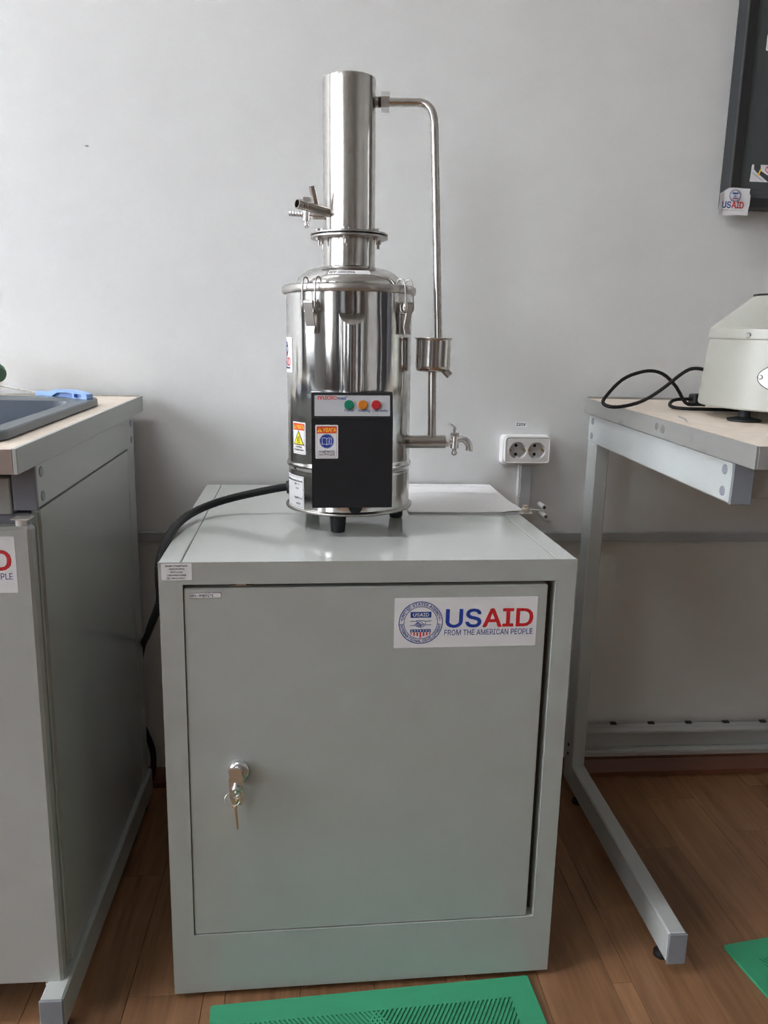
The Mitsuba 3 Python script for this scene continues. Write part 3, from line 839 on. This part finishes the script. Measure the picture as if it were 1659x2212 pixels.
# ------------------------------------------------------------------ papers on the cabinet
P_ = thing('paper_stack', 'white printed sheets lying at the back right of the cabinet top', 'papers')
rngp = np.random.default_rng(3)
for s in range(3):
    nx, ny = 22, 26
    u, v = np.meshgrid(np.linspace(0, .210, nx), np.linspace(0, .294, ny), indexing='ij')
    ddx, ddy, dang = ((0, 0, 0), (.0015, .001, .006), (-.001, .0015, -.004))[s]
    z = .7106 + .0010 * s + (.0006 if s == 2 else .0002) * meshkit.noise(np.stack([u * 18, v * 14, u * 0 + s], -1), s)
    if s == 2:
        z = z + .0050 * np.clip((u - .165) / .045, 0, 1) ** 2 * np.clip((.10 - v) / .10, 0, 1) + .0020 * meshkit.noise(np.stack([u * 60, v * 60, u * 0], -1), 9) * np.clip((u - .13) / .08, 0, 1) * np.clip((.12 - v) / .12, 0, 1)
    X = .0880 + u + ddx - dang * v
    Y = .3165 + v * .995 + ddy + dang * u
    top = np.stack([X, Y, z + .0006], -1).reshape(-1, 3)
    bot = np.stack([X, Y, z], -1).reshape(-1, 3)
    idx = np.arange(nx * ny).reshape(nx, ny)
    qd = np.stack([idx[:-1, :-1], idx[1:, :-1], idx[1:, 1:], idx[:-1, 1:]], -1).reshape(-1, 4)
    loop = np.r_[idx[:, 0], idx[-1, 1:], idx[-2::-1, -1], idx[0, -2:0:-1]]
    l2 = np.roll(loop, -1)
    N = nx * ny
    f_ = np.vstack([qd[:, [0, 1, 2]], qd[:, [0, 2, 3]], qd[:, [0, 2, 1]] + N, qd[:, [0, 3, 2]] + N, np.stack([loop + N, l2 + N, l2], 1), np.stack([loop + N, l2, loop], 1)])
    k = put(P_ + '__sheet', trimesh.Trimesh(np.vstack([top, bot]), f_, process=False), 'paper', smooth=40)
bars = []
rr = np.random.default_rng(11)
for y, xa, xb in ((.590, .095, .262), (.577, .083, .290), (.510, .135, .245), (.498, .115, .285)):
    x = max(xa, .094)
    while x < xb:
        wv = .004 + rr.random() * .011
        bars.append(bx(x, min(x + wv, xb), y, y + .0014, .7140, .71420))
        x += wv + .0022
put(k + '__faint_print', bars, 'print_faint', label='faint grey lines of print')

# ------------------------------------------------------------------ socket, label, conduit, pipe ends on the back wall
S_ = thing('wall_socket', 'white double wall socket under the 220V label', 'socket')
m0 = trimesh.convex.convex_hull(np.vstack([np.c_[np.array(rrect(.3190, .4290, .7590, .8235, .008).exterior.coords), np.full(25 if False else len(rrect(.3190, .4290, .7590, .8235, .008).exterior.coords), YW)],
                                           np.c_[np.array(rrect(.3200, .4270, .7600, .8230, .009).exterior.coords), np.full(len(rrect(.3200, .4270, .7600, .8230, .009).exterior.coords), .596)]])[:, [0, 2, 1]])
put(S_ + '__base', m0, 'white_plastic', smooth=30)
wells = [(.3497, .7930), (.3908, .7930)]
fp = rrect(.3228, .4190, .7665, .8215, .007)
fpl = fp
for c in wells:
    fpl = fpl.difference(Point(*c).buffer(.0190, 24))
sw = lambda y: plane((0, y, 0), (1, 0, 0), (0, 0, 1))
put(S_ + '__cover', mapped(ext(fpl, .017), sw(.5965)), 'white_plastic')
# softened rim of the cover
put(S_ + '__cover_rim', mapped(sweep(np.c_[np.array(fp.exterior.coords)[:-1], np.full(len(fp.exterior.coords) - 1, .0160)], .0020, 8, closed=True), sw(.5965)), 'white_plastic', smooth=True)
for c in wells:
    k = put(S_ + '__socket_well', mapped([lathe([(.0190, .0172), (.0178, .0160), (.0175, .0015), (1e-5, .0015)], 48).apply_translation([c[0], c[1], 0]), bx(c[0] - .004, c[0] + .004, c[1] - .0175, c[1] - .014, .0015, .015)], sw(.5965)), 'well_grey', smooth=35)
    for s in (-1, 1):
        put(k + '__pin_hole', mapped(lathe([(.0034, .0018), (.0024, .0018), (1e-5, .00175)], 20).apply_translation([c[0] - .001, c[1] + s * .0095, 0]), sw(.5965)), 'dark_hole')
        put(k + '__earth_clip', mapped(bx(c[0] + s * .0150 - .0018, c[0] + s * .0150 + .0018, c[1] - .0020, c[1] + .0020, .0015, .0150, .0006), sw(.5965)), 'brass')
V_ = thing('voltage_label', 'small paper label printed 220V on the wall above the socket', 'label')
g = plane((.3510, YW, .8392), (1, 0, 0), (0, 0, 1))
put(V_ + '__paper', mapped(ext(sbox(0, 0, .0265, .0120), .0003), g), 'sticker_white')
put(V_ + '__lettering', mapped(txt('220V', .0025, .0030, .0062, width=.0215, bold=True), g), 'ink_black')
O_ = thing('cable_conduit', 'upright grey plastic cable duct on the wall below the socket', 'cable duct')
put(O_ + '__duct', bx(.3640, .3890, .6020, YW, .664, .762, .0015), 'conduit_grey')
put(O_ + '__side', bx(.3615, .3640, .6040, YW, .664, .762), 'white_plastic')
put(O_ + '__plug', aim(solid([(.0105, 0), (.0095, .007), (.0062, .011), (.0060, .015)], 28), (.3765, .5930, .6555), (0, 0, 1)), 'beige_plastic', smooth=30, label='cream plastic plug under the duct')
put(O_ + '__plug_shelf', bx(.362, .392, .583, YW, .652, .6555, .001), 'white_plastic')
for s, (x, z) in enumerate(((.4155, .6685), (.4200, .6480))):
    k = thing(free('pipe_end'), ('upper', 'lower')[s] + ' of two short white pipe ends sticking out beside the cable duct', 'pipe', 'white pipe ends by the cabinet')
    put(k + '__tube', aim(lathe([(.0058, 0), (.0058, .046), (.0040, .046), (.0040, .004)], 24), (x, YW, z), (0, -1, 0)), 'white_plastic', smooth=30)
    put(k + '__bore', aim(solid([(.0040, .026), (.0040, .027)], 20), (x, YW, z), (0, -1, 0)), 'dark_hole')
k = thing('pipe_bracket', 'thin white rod along the wall beside the duct plug', 'bracket')
put(k + '__rod', rod((.3890, .604, .6585), (.4260, .604, .6570), .0019, 10), 'white_plastic', smooth=35)
put(k + '__clip', bx(.3890, .3930, .600, YW, .6555, .6615, .0006), 'white_plastic')

# ------------------------------------------------------------------ work table on the right
RA = -.010
tl = .021
RX = np.array([[1, 0, 0], [0, math.cos(tl), -math.sin(tl)], [0, math.sin(tl), math.cos(tl)]])
RTO = np.array([.490, .577, .9080])
RT = lambda p: rotz(RA, RTO)(np.asarray(p) @ RX.T)             # top: x right, y to the wall, z up from the back left top corner
RL = rotz(RA, (.490 - .577 * math.sin(.010), 0, 0))            # legs
TW = 1.35
R_ = thing('work_table', 'grey steel-framed work table with a beige top at the right of the cabinet', 'table')
rt = lambda *a, **k: mapped(bx(*a, **k), RT)
put(R_ + '__top', rt(.002, TW, -.690, -.002, -.028, -.0012), 'laminate')
put(R_ + '__edge_strip', rt(-.0012, .0028, -.693, 0, -.0305, 0, c=.0005), 'edge_steel', label='thin steel edging with a few stains')
put(R_ + '__edge_strip', rt(.0028, TW, -.693, -.689, -.0305, 0, c=.0005), 'edge_steel')
put(R_ + '__edge_strip', rt(.0028, TW, -.004, .0, -.0305, .003, c=.0005), 'edge_steel')
put(R_ + '__edge_strip__stain', [mapped(ext(affinity.scale(Point(-.402, -.0150).buffer(1, 10), .0085, .0072), .0002), lambda p: RT(np.stack([-.0013 - p[:, 2], p[:, 0], p[:, 1]], 1))), mapped(ext(affinity.scale(Point(-.378, -.0135).buffer(1, 10), .0055, .0058), .0002), lambda p: RT(np.stack([-.0013 - p[:, 2], p[:, 0], p[:, 1]], 1)))], 'stain_grey')
put(R_ + '__pencil_mark', mapped(sweep(spline([(.028, -.425, 0), (.043, -.385, 0), (.050, -.345, 0)], 12), .0007, 6), RT), 'cap_grey')
# arm under the top, column, foot
ar = lambda *a, **k: mapped(bx(*a, **k), RT)
put(R_ + '__arm', ar(.010, .040, -.6190, -.002, -.0925, -.0325, c=.0025), 'white_coat')
put(R_ + '__arm__end_cap', ar(.0095, .0405, -.6240, -.6190, -.0930, -.0320, c=.0012), 'cap_grey', label='grey plastic end cap')
for y in (-.5985, -.0265):
    for z in (-.0465, -.0775):
        dsc = aim(solid([(.0072, 0), (.0068, .0012)], 28), (.0102, y, z), (-1, 0, 0))
        put(R_ + '__arm__cover_disc', mapped(dsc, RT), 'disc_grey', smooth=30)
rl = lambda *a, **k: mapped(bx(*a, **k), RL)
put(R_ + '__column', rl(.010, .040, .521, .574, .030, .818, c=.0025), 'white_coat')
put(R_ + '__foot_rail', rl(.0115, .0425, -.0030, .576, .0220, .0780, c=.0030), 'white_coat')
put(R_ + '__foot_rail__end_cap', rl(.0110, .0430, -.0075, -.0030, .0215, .0785, c=.0015), 'cap_grey', label='grey plastic end cap')
for y in (.040, .500):
    gl = solid([(.0130, 0), (.0130, .006), (.0060, .010), (.0045, .023)], 24)
    gl.apply_translation([.024, y, 0.0002])
    put(R_ + '__levelling_foot', mapped(gl, RL), 'black_plastic', smooth=30)
for z in (.118, .096):
    put(R_ + '__column__bolt', mapped(rod((.0103, .549, z), (.0085, .549, z), .0042, 6), RL), 'dark_hole')
put(R_ + '__front_apron', ar(.041, TW, -.585, -.560, -.0925, -.0335, c=.002), 'grey_coat_matt')
cx0 = .0445
put(R_ + '__cross_beam', [rl(cx0, 1.3, .592, .597, .082, .137), rl(cx0, 1.3, .5720, .592, .1300, .1370, c=.001), rl(cx0, 1.3, .5720, .592, .0800, .0880, c=.001)], 'grey_coat_matt', label='grey channel between the legs near the floor')
for s in range(7):
    put(R_ + '__cross_beam__slot', mapped(bx(.128 + s * .0925, .142 + s * .0925, .6045, .6135, .1370, .1400), RL), 'dark_hole')
put(R_ + '__cross_beam__back_flange', rl(cx0, 1.3, .597, .6115, .1290, .1365), 'grey_coat_matt')
put(R_ + '__arm_001', ar(TW - .05, TW - .02, -.6190, -.002, -.0925, -.0325, c=.0025), 'white_coat')
put(R_ + '__column_001', rl(TW - .05, TW - .02, .521, .574, .030, .818, c=.0025), 'white_coat')
put(R_ + '__foot_rail_001', rl(TW - .05, TW - .02, -.0030, .576, .0, .0780, c=.0030), 'white_coat')

# centrifuge standing on it
Z_ = thing('centrifuge', 'cream laboratory centrifuge with a conical top at the right edge of the table', 'centrifuge')
cO = np.array([.735, .240, 0])
base = RT(np.array([[.245, -.337, 0]]))[0]
zb = base[2]
ctr = np.array([.735, .240, zb])
tilt = lambda m: mapped(m, lambda p: (np.asarray(p) @ RX.T) + ctr)
put(Z_ + '__housing', tilt(lathe([(.138, .0185), (.1455, .0188), (.1470, .0210), (.1448, .0600), (.1385, .1290), (.1380, .1318)], 160)), 'centrifuge_cream', smooth=30)
put(Z_ + '__bottom_plate', tilt(solid([(.1400, .0185), (.1400, .0200)], 96)), 'centrifuge_cream', smooth=30)
put(Z_ + '__lid', tilt(lathe([(.1375, .1312), (.1405, .1322), (.1410, .1345), (.1395, .1480), (.1375, .1510), (.0760, .2030), (.0740, .2045), (1e-5, .2045)], 160)), 'centrifuge_cream', smooth=20)
put(Z_ + '__lid_cap', tilt(solid([(.0762, .2040), (.0766, .2062), (.0740, .2066)], 96)), 'black_plastic', smooth=30, label='dark round cap on the cone')
for ang in (-151.5, -61, 29, 119):
    a = math.radians(ang)
    d = np.array([math.cos(a), math.sin(a), 0])
    put(Z_ + '__screw', tilt(aim(solid([(.0048, 0), (.0046, .0015), (.0032, .0030)], 20), d * .1402 + [0, 0, .1385], d)), 'chrome', smooth=30)
for ang in (-153, -33, 87):
    a = math.radians(ang)
    m = solid([(.0270, 0), (.0268, .0020), (.0150, .0045), (.0095, .0060), (.0090, .0190)], 32)
    m.apply_translation([.120 * math.cos(a), .120 * math.sin(a), .0004])
    put(Z_ + '__suction_foot', tilt(m), 'black_rubber', smooth=30)
# oval name plate on the front, bent round the housing
pa = math.radians(-116.8)


def onhouse(p):
    z = .0735 + p[:, 1]
    r = np.interp(z, [.021, .060, .129], [.1470, .1448, .1385]) + .0006 + p[:, 2]
    a_ = pa + p[:, 0] / .143
    return (np.stack([r * np.cos(a_), r * np.sin(a_), z], 1) @ RX.T) + ctr


ov = affinity.scale(Point(0, 0).buffer(1, 24), .062, .0260)
k = put(Z_ + '__name_plate', mapped(densify([ext(ov, .0006)], .006), onhouse), 'ink_black', label='white oval plate with a black rim')
put(k + '__field', mapped(densify([ext(affinity.scale(Point(0, 0).buffer(1, 24), .0607, .0247), .0004, .0005)], .006), onhouse), 'sticker_white')
put(k + '__screw', mapped(lathe([(.0038, .0005), (.0037, .0015), (.0024, .0026), (1e-5, .0028)], 20).apply_translation([-.0565, 0, .0004]), onhouse), 'chrome', smooth=30)
# its cable, looped on the table
W2 = lambda x, y, z=0: RT(np.array([[x, y, z]]))[0]
zt = lambda x, y: .908 + tl * (y - .577)
cp = [(.625, .30, .9760), (.6055, .300, .9791), (.589, .300, .9805), (.5766, .300, .9770), (.5606, .300, .9661), (.548, .300, .9553), (.5109, .305, .9265), (.4798, .310, .9133), (.4459, .312, .9095), (.4381, .330, .9145), (.4505, .350, .9267),
      (.4864, .370, .9559), (.5205, .380, .9689), (.5447, .385, .9725), (.5677, .385, .9678), (.5871, .385, .9543), (.6025, .385, .9372), (.6133, .385, .9208), (.6210, .383, .9125), (.6347, .385, .9105), (.660, .39, .9100)]
put(Z_ + '__power_cable', sweep(spline(cp, 110), .0031, 12), 'black_cable', smooth=True, label='thin black cable looped on the table')
cp = [(.640, .400, .9200), (.625, .402, .9198), (.605, .400, .9180), (.5881, .383, .9128), (.5796, .350, .9078), (.5950, .332, .9066), (.6250, .328, .9064), (.660, .325, .9063), (.700, .320, .9062)]
put(Z_ + '__power_cable', sweep(spline(cp, 60), .0031, 12), 'black_cable', smooth=True)
put(Z_ + '__cable_plug', bx(.637, .658, .388, .414, .9075, .9300, .003), 'black_plastic', label='black plug behind the housing')

# ------------------------------------------------------------------ sink counter on the left
LT0 = np.array([-.440, .598, .8960])
LX_ = np.array([[1, 0, 0], [0, math.cos(.0225), -math.sin(.0225)], [0, math.sin(.0225), math.cos(.0225)]])
LT = lambda p: np.asarray(p) @ LX_.T + LT0                     # x to the right (negative inside), y to the wall, z up
lt = lambda *a, **k: mapped(bx(*a, **k), LT)
S2 = thing('sink_counter', 'grey metal sink unit with a beige worktop at the left of the cabinet', 'sink unit')
# worktop with the sink's cut-out
top = sbox(-1.05, -.706, -.004, -.002)
SO = rrect(-.60, -.0380, -.700 + .030, -.1550, .045, 8)        # outer outline of the sink's rim
cut = SO.buffer(-.012)
put(S2 + '__worktop', mapped(ext(top.difference(cut), .028, -.0292), LT), 'laminate', label='beige laminate worktop')
put(S2 + '__edge_strip', lt(-.0040, .0012, -.7110, 0, -.0310, .0010, c=.0006), 'edge_painted')
put(S2 + '__edge_strip', lt(-1.05, -.0040, -.7110, -.7065, -.0310, .0006, c=.0006), 'edge_brown', label='worn brownish steel front edging')
put(S2 + '__edge_strip', lt(-1.05, -.0040, -.0040, 0, -.0310, .0020, c=.0006), 'edge_steel')
put(S2 + '__arm', lt(-.040, -.0105, -.6180, -.045, -.0955, -.0335, c=.0025), 'grey_coat')
put(S2 + '__arm__end_cap', lt(-.0405, -.0100, -.6230, -.6180, -.0960, -.0330, c=.0010), 'cap_dark', label='dark grey plastic end cap')
for y in (-.5975, -.0680):
    for z in (-.0480, -.0810):
        dsc = aim(solid([(.0074, 0), (.0070, .0012)], 28), (-.0107, y, z), (1, 0, 0))
        put(S2 + '__arm__cover_disc', mapped(dsc, LT), 'disc_grey', smooth=30)
XR = -.4505
ps = Polygon([(-.0060, .0800), (.5000, .0800), (.5000, .7960), (-.0060, .7845)])
put(S2 + '__side_panel', mapped(ext(ps, .012), lambda p: np.stack([XR - .0015 - p[:, 2], p[:, 0], p[:, 1]], 1)), 'grey_coat')
put(S2 + '__column', bx(XR - .030, XR, .5000, .5520, .050, .858, .0020), 'grey_coat')
put(S2 + '__foot_rail', bx(XR - .0260, XR + .0070, -.0790, .5600, .0220, .0780, .0030), 'grey_coat')
put(S2 + '__foot_rail__end_cap', bx(XR - .0265, XR + .0075, -.0835, -.0790, .0215, .0785, .0015), 'cap_grey', label='grey plastic end cap')
for y in (-.045, .520):
    gl = solid([(.0110, 0), (.0110, .006), (.0060, .010), (.0045, .023)], 24)
    gl.apply_translation([XR - .010, y, .0002])
    put(S2 + '__levelling_foot', gl, 'black_plastic', smooth=30)
put(S2 + '__front_apron', bx(-1.45, XR - .0345, -.0180, .0020, .7790, .8290, .0015), 'grey_coat_matt')
DS = S2 + '__door'
put(DS, bx(-1.02, XR - .0030, -.0460, -.0230, .0740, .7690, .0040), 'grey_coat_matt', label='light grey door cut off by the picture edge')
put(S2 + '__inner_frame', [bx(-1.03, XR - .014, -.0120, .0, .0790, .7800)], 'cap_dark')
put(S2 + '__inner_frame_edge', [bx(XR - .014, XR - .0050, -.0130, -.0060, .0790, .7790, .001)], 'grey_coat')
put(S2 + '__hinge', [bx(-.4790, -.4560, -.0420, -.0200, .7770, .7790, .0005), rod((-.4680, -.0345, .7685), (-.4680, -.0345, .7775), .0070, 20)], 'white_plastic', smooth=35, label='white hinge pin above the door')
put(S2 + '__hinge', [bx(-.4800, -.4530, -.0440, -.0200, .0700, .0725, .0005), rod((-.4680, -.0345, .0720), (-.4680, -.0345, .0745), .0070, 20)], 'white_plastic', smooth=35)
put(S2 + '__left_panel', bx(-1.05, -1.035, -.006, .55, .0, .86), 'grey_coat')
logo_sticker(S2 + '__logo_sticker', plane((-.4740 - .2127, -.0461, .6800), (1, 0, 0), (0, 0, 1)), 'white sticker ending in a red letter and small navy print')

K2 = thing('sink', 'dark blue-grey stone sink set in the beige worktop', 'sink')
rimt = .0125
ring = SO.difference(SO.buffer(-.034, quad_segs=8))
pts = []
def lp(poly, z, n=160):
    e = poly.exterior
    return np.array([[*e.interpolate(t, normalized=True).coords[0], z] for t in np.linspace(0, 1, n, endpoint=False)])
IN = rrect(-.60 + .030, -.0380 - .030, -.670 + .030, -.1550 - .055, .040, 8)
put(K2 + '__rim', mapped(skin([lp(SO, .0003), lp(SO, rimt - .002), lp(SO.buffer(-.002), rimt), lp(IN.buffer(.004), rimt), lp(IN, rimt - .004)]), LT), 'sink_stone', smooth=35)
put(K2 + '__basin', mapped(skin([lp(IN, rimt - .004), lp(IN.buffer(-.006), -.03), lp(IN.buffer(-.015), -.140), lp(IN.buffer(-.035), -.158), lp(IN.buffer(-.15), -.165)]), LT), 'sink_basin', smooth=50)
put(K2 + '__drain', mapped(solid([(.045, -.1665), (.045, -.1640), (.038, -.1635)], 32).apply_translation([-.319, -.43, 0]), LT), 'chrome', smooth=30)

# brush lying on the sink's back rim
B2 = thing('bottle_brush', 'bottle brush with a light blue handle lying behind the sink', 'brush')
p0, p1 = np.array([-.6000, .4600, .9085]), np.array([-.4880, .3850, .9085])
hx_ = (p1 - p0) / np.linalg.norm(p1 - p0)
LH = np.linalg.norm(p1 - p0)
prof = Polygon([(0, -.0035), (.026, -.0045), (.037, -.0075), (.056, -.0070), (LH - .004, -.0080), (LH + .003, -.004), (LH + .002, .004), (LH - .012, .0078), (LH - .045, .0100), (.056, .0092), (.040, .0055), (.026, .0040), (0, .0036)])
slot = Polygon([(.044, -.0035), (.060, .0036), (LH - .050, .0048), (LH - .036, .0038), (LH - .034, -.0042), (.056, -.0044)])
slot2 = Polygon([(LH - .030, .0038), (LH - .030, -.0028), (LH - .022, -.0045), (LH - .012, -.0028), (LH - .012, .0028)])
prof = prof.buffer(.0015, 3).buffer(-.0015, 3)
bf = plane(p0, hx_, (0, 0, 1))
put(B2 + '__handle', mapped([ext(prof.difference(slot.union(slot2)), .014, -.007), ext(slot.union(slot2).buffer(.0005), .008, -.007)], bf), 'brush_blue', label='light blue plastic handle with a hollow grip')
put(B2 + '__grip_recess', mapped(ext(slot.union(slot2), .0006, .0010), bf), 'brush_dark_blue')
ps_ = np.linspace(0, 1, 140)
w0, w1 = p0, np.array([-.7150, .5350, .9190])
ax = (w1 - w0)
s1 = np.cross(ax, [0, 0, 1]); s1 /= np.linalg.norm(s1)
for s in (0, math.pi):
    path = w0 + ax * ps_[:, None] + .0012 * (np.cos(ps_ * 95 + s)[:, None] * s1 + np.sin(ps_ * 95 + s)[:, None] * np.array([0, 0, 1]))
    put(B2 + '__twisted_wire', sweep(path, .0011, 6), 'tap_chrome', smooth=True)
br = []
rb2 = np.random.default_rng(5)
axn = ax / np.linalg.norm(ax)
for s in range(420):
    t = .86 + .34 * rb2.random()
    a = rb2.random() * 2 * np.pi
    c = w0 + ax * t
    d = math.cos(a) * s1 + math.sin(a) * np.cross(axn, s1) + axn * (rb2.random() - .5) * .5
    br.append(rod(c, c + d * (.011 + .004 * rb2.random()), .0004, 3))
put(B2 + '__bristles', br, 'bristle', label='pale tuft of bristles')
labels[B2 + '__bristles']['kind'] = 'stuff'

G_ = thing('green_bottle', 'end of a tilted dark green bottle cut off by the left edge above the sink', 'bottle')
gd = np.array([.66, -.30, -.20]); gd /= np.linalg.norm(gd)
gp = np.array([-.6570, .4420, .9405]) - gd * .02
bp = [(.0195, -.13), (.0195, -.010), (.0190, .004), (.0172, .012), (.0135, .0178), (.0118, .0194), (1e-5, .0200)]
put(G_ + '__body', aim(lathe([(1e-5, -.132)] + bp[:3], 40), gp, gd), 'bottle_green', smooth=35)
put(G_ + '__shoulder', aim(lathe(bp[2:], 40), gp, gd), 'bottle_green', smooth=35)
put(G_ + '__holder', bx(-.760, -.748, .47, .50, .900, .972, .002), 'white_plastic')

# ------------------------------------------------------------------ wall screen, top right
TX, TZ, TY = .7600, 1.3020, .5790
M_ = thing('wall_screen', 'black wall-mounted screen cut off by the upper right corner', 'screen')
TWd, THt = 1.46, .86
put(M_ + '__casing', bx(TX, TX + TWd, TY, YW, TZ, TZ + THt, .0020), 'screen_frame')
fr = sbox(TX, TZ, TX + TWd, TZ + THt).difference(sbox(TX + .018, TZ + .018, TX + TWd - .018, TZ + THt - .018))
put(M_ + '__bezel', mapped(ext(fr, .006), sw(TY)), 'screen_black')
put(M_ + '__panel', mapped(ext(sbox(TX + .018, TZ + .018, TX + TWd - .018, TZ + THt - .018), .0012), sw(TY)), 'screen_panel', label='matt dark grey glass')
# crumpled donor sticker round its lower left corner
def crumple(p):
    u, v = p[:, 0], p[:, 1]
    nse = meshkit.noise(np.stack([u * 55, v * 55, u * 0], 1), 4)
    return np.stack([.7340 + u, TY - .0068 - p[:, 2] - .0045 * nse - .004 * np.clip((.012 - u) / .012, 0, 1), 1.2835 + v - .0 * u], 1)
cw, ch = .0680, .0545
outl = Polygon([(.004, .001), (.020, 0), (.045, .0015), (cw - .001, .001), (cw - .003, .006), (cw, .022), (cw, .040), (cw - .003, .046), (cw - .002, ch - .001), (.030, ch), (.020, ch - .001), (.008, ch - .009), (0, ch - .013), (.001, .030), (0, .012)])
k = put(M_ + '__logo_sticker', mapped(densify([ext(outl, .0003)], .003), crumple), 'sticker_white', smooth=40, label='crumpled white sticker with red and blue lettering on the corner')
sn, sr, sw_ = seal(.0125)
mv = lambda ms: [m.apply_translation([.0345, .0385, .0001]) or m for m in ms]
put(k + '__seal', mapped(densify(mv(sn) + [txt('US', .0085, .0150, .0120, width=.0190, bold=True, z=.0005)]), crumple), 'ink_navy')
put(k + '__red_print', mapped(densify(mv(sr) + [txt('AID', .0285, .0150, .0120, width=.0270, bold=True, z=.0005)]), crumple), 'ink_red')
put(k + '__small_print', mapped(densify([txt('FROM THE AMERICAN PEOPLE', .0090, .0095, .0026, width=.0470, z=.0005)]), crumple), 'print_faint')
g = plane((.8000, TY - .0013, 1.3520), (1, 0, 0), (0, 0, 1))
lab = Polygon([(0, 0), (.0400, 0), (.012, .0190), (.0065, .0240), (.0060, .0330), (.0015, .0330)])
k = put(M_ + '__care_sticker', mapped([ext(lab, .0003), ext(Polygon([(.0200, .0330), (.075, .0330), (.075, 0), (.062, 0), (.0215, .0215)]), .0003)], g), 'sticker_white', label='white instruction sticker with a red prohibition ring')
put(k + '__pictogram', mapped([ext(Point(.0375, .0245).buffer(.0066, 16).difference(Point(.0375, .0245).buffer(.0052, 16)), .0002, .0003), ext(LineString([(.0335, .0290), (.0415, .0200)]).buffer(.0007), .0002, .0003)], g), 'ink_red')
put(k + '__stylus', mapped([ext(LineString([(.0165, .0120), (.0210, .0235)]).buffer(.0016, 2), .0002, .0003)], g), 'ink_orange')
put(k + '__line_print', mapped([ext(LineString([(.0045, .0170), (.0270, .0025)]).buffer(.00035), .0002, .0003)], g), 'cap_grey')
g = plane((.8040, TY - .0013, 1.5960), (1, 0, 0), (0, 0, 1))
k = put(M_ + '__corner_sticker', mapped(ext(rrect(0, .06, 0, .0310, .003), .0003), g), 'sticker_white', label='white sticker with a blue print at the picture edge')
put(k + '__print', mapped(ext(rrect(.0035, .0565, .004, .027, .002), .0002, .0003), g), 'ink_navy')

# ------------------------------------------------------------------ green rubber mats on the floor
def rib_field(poly, step, width, slope, off=0):
    x0, y0, x1, y1 = poly.bounds
    out = []
    c = x0 - (y1 - y0) * 2
    d = np.array([slope, 1.0]); L_ = (y1 - y0) * 1.2
    while c < x1 + (y1 - y0) * 2:
        s = LineString([(c, y0 - .001), (c + slope * (y1 - y0 + .002), y1 + .001)]).buffer(width / 2, cap_style=2).intersection(poly)
        if s.area > 2e-6:
            out += [q for q in getattr(s, 'geoms', [s]) if q.geom_type == 'Polygon' and q.area > 2e-6]
        c += step
    return out


def rubber_mat(x, y, ang, w, d, label):
    k = thing(free('rubber_mat'), label, 'mat')
    f = rotz(ang, (x, y, .0005))                      # origin at its back left corner, y towards the camera is negative
    ins = .040
    inner = sbox(ins, -d + ins, w - ins, -ins)
    put(k + '__base', mapped(ext(rrect(0, w, -d, 0, .003), .0030), f), 'mat_green')
    put(k + '__border', mapped(ext(rrect(0, w, -d, 0, .003).difference(inner), .0020, .0030), f), 'mat_green')
    hw = w / 2
    left = Polygon([(ins, -ins), (hw - .002, -ins), (hw - .002 - (d - 2 * ins) * .62, -d + ins), (ins, -d + ins)]) if hw - ins > (d - 2 * ins) * .62 else Polygon([(ins, -ins), (hw, -ins), (ins, -ins - (hw - ins) / .62)])
    right = affinity.scale(left, -1, 1, origin=(hw, 0))
    mid = inner.difference(left.union(right))
    fl_ = []
    fl_ += rib_field(left, .0072, .0036, -.62)
    fl_ += rib_field(right, .0072, .0036, .62)
    fl_ += rib_field(mid, .0072, .0036, -.62) + rib_field(mid, .0072, .0036, .62)
    rb_ = put(k + '__ribs', mapped([ext(q, .0024, .0030) for q in fl_], f), 'mat_green')
    labels[rb_] = {'kind': 'stuff', 'label': 'raised diagonal ribs'}


rubber_mat(-.2418, -.0283, .0605, .508, .40, 'green ribbed rubber mat on the floor in front of the grey cabinet')
rubber_mat(.6234, .0483, .150, .508, .40, 'green ribbed rubber mat on the floor at the right edge under the work table')
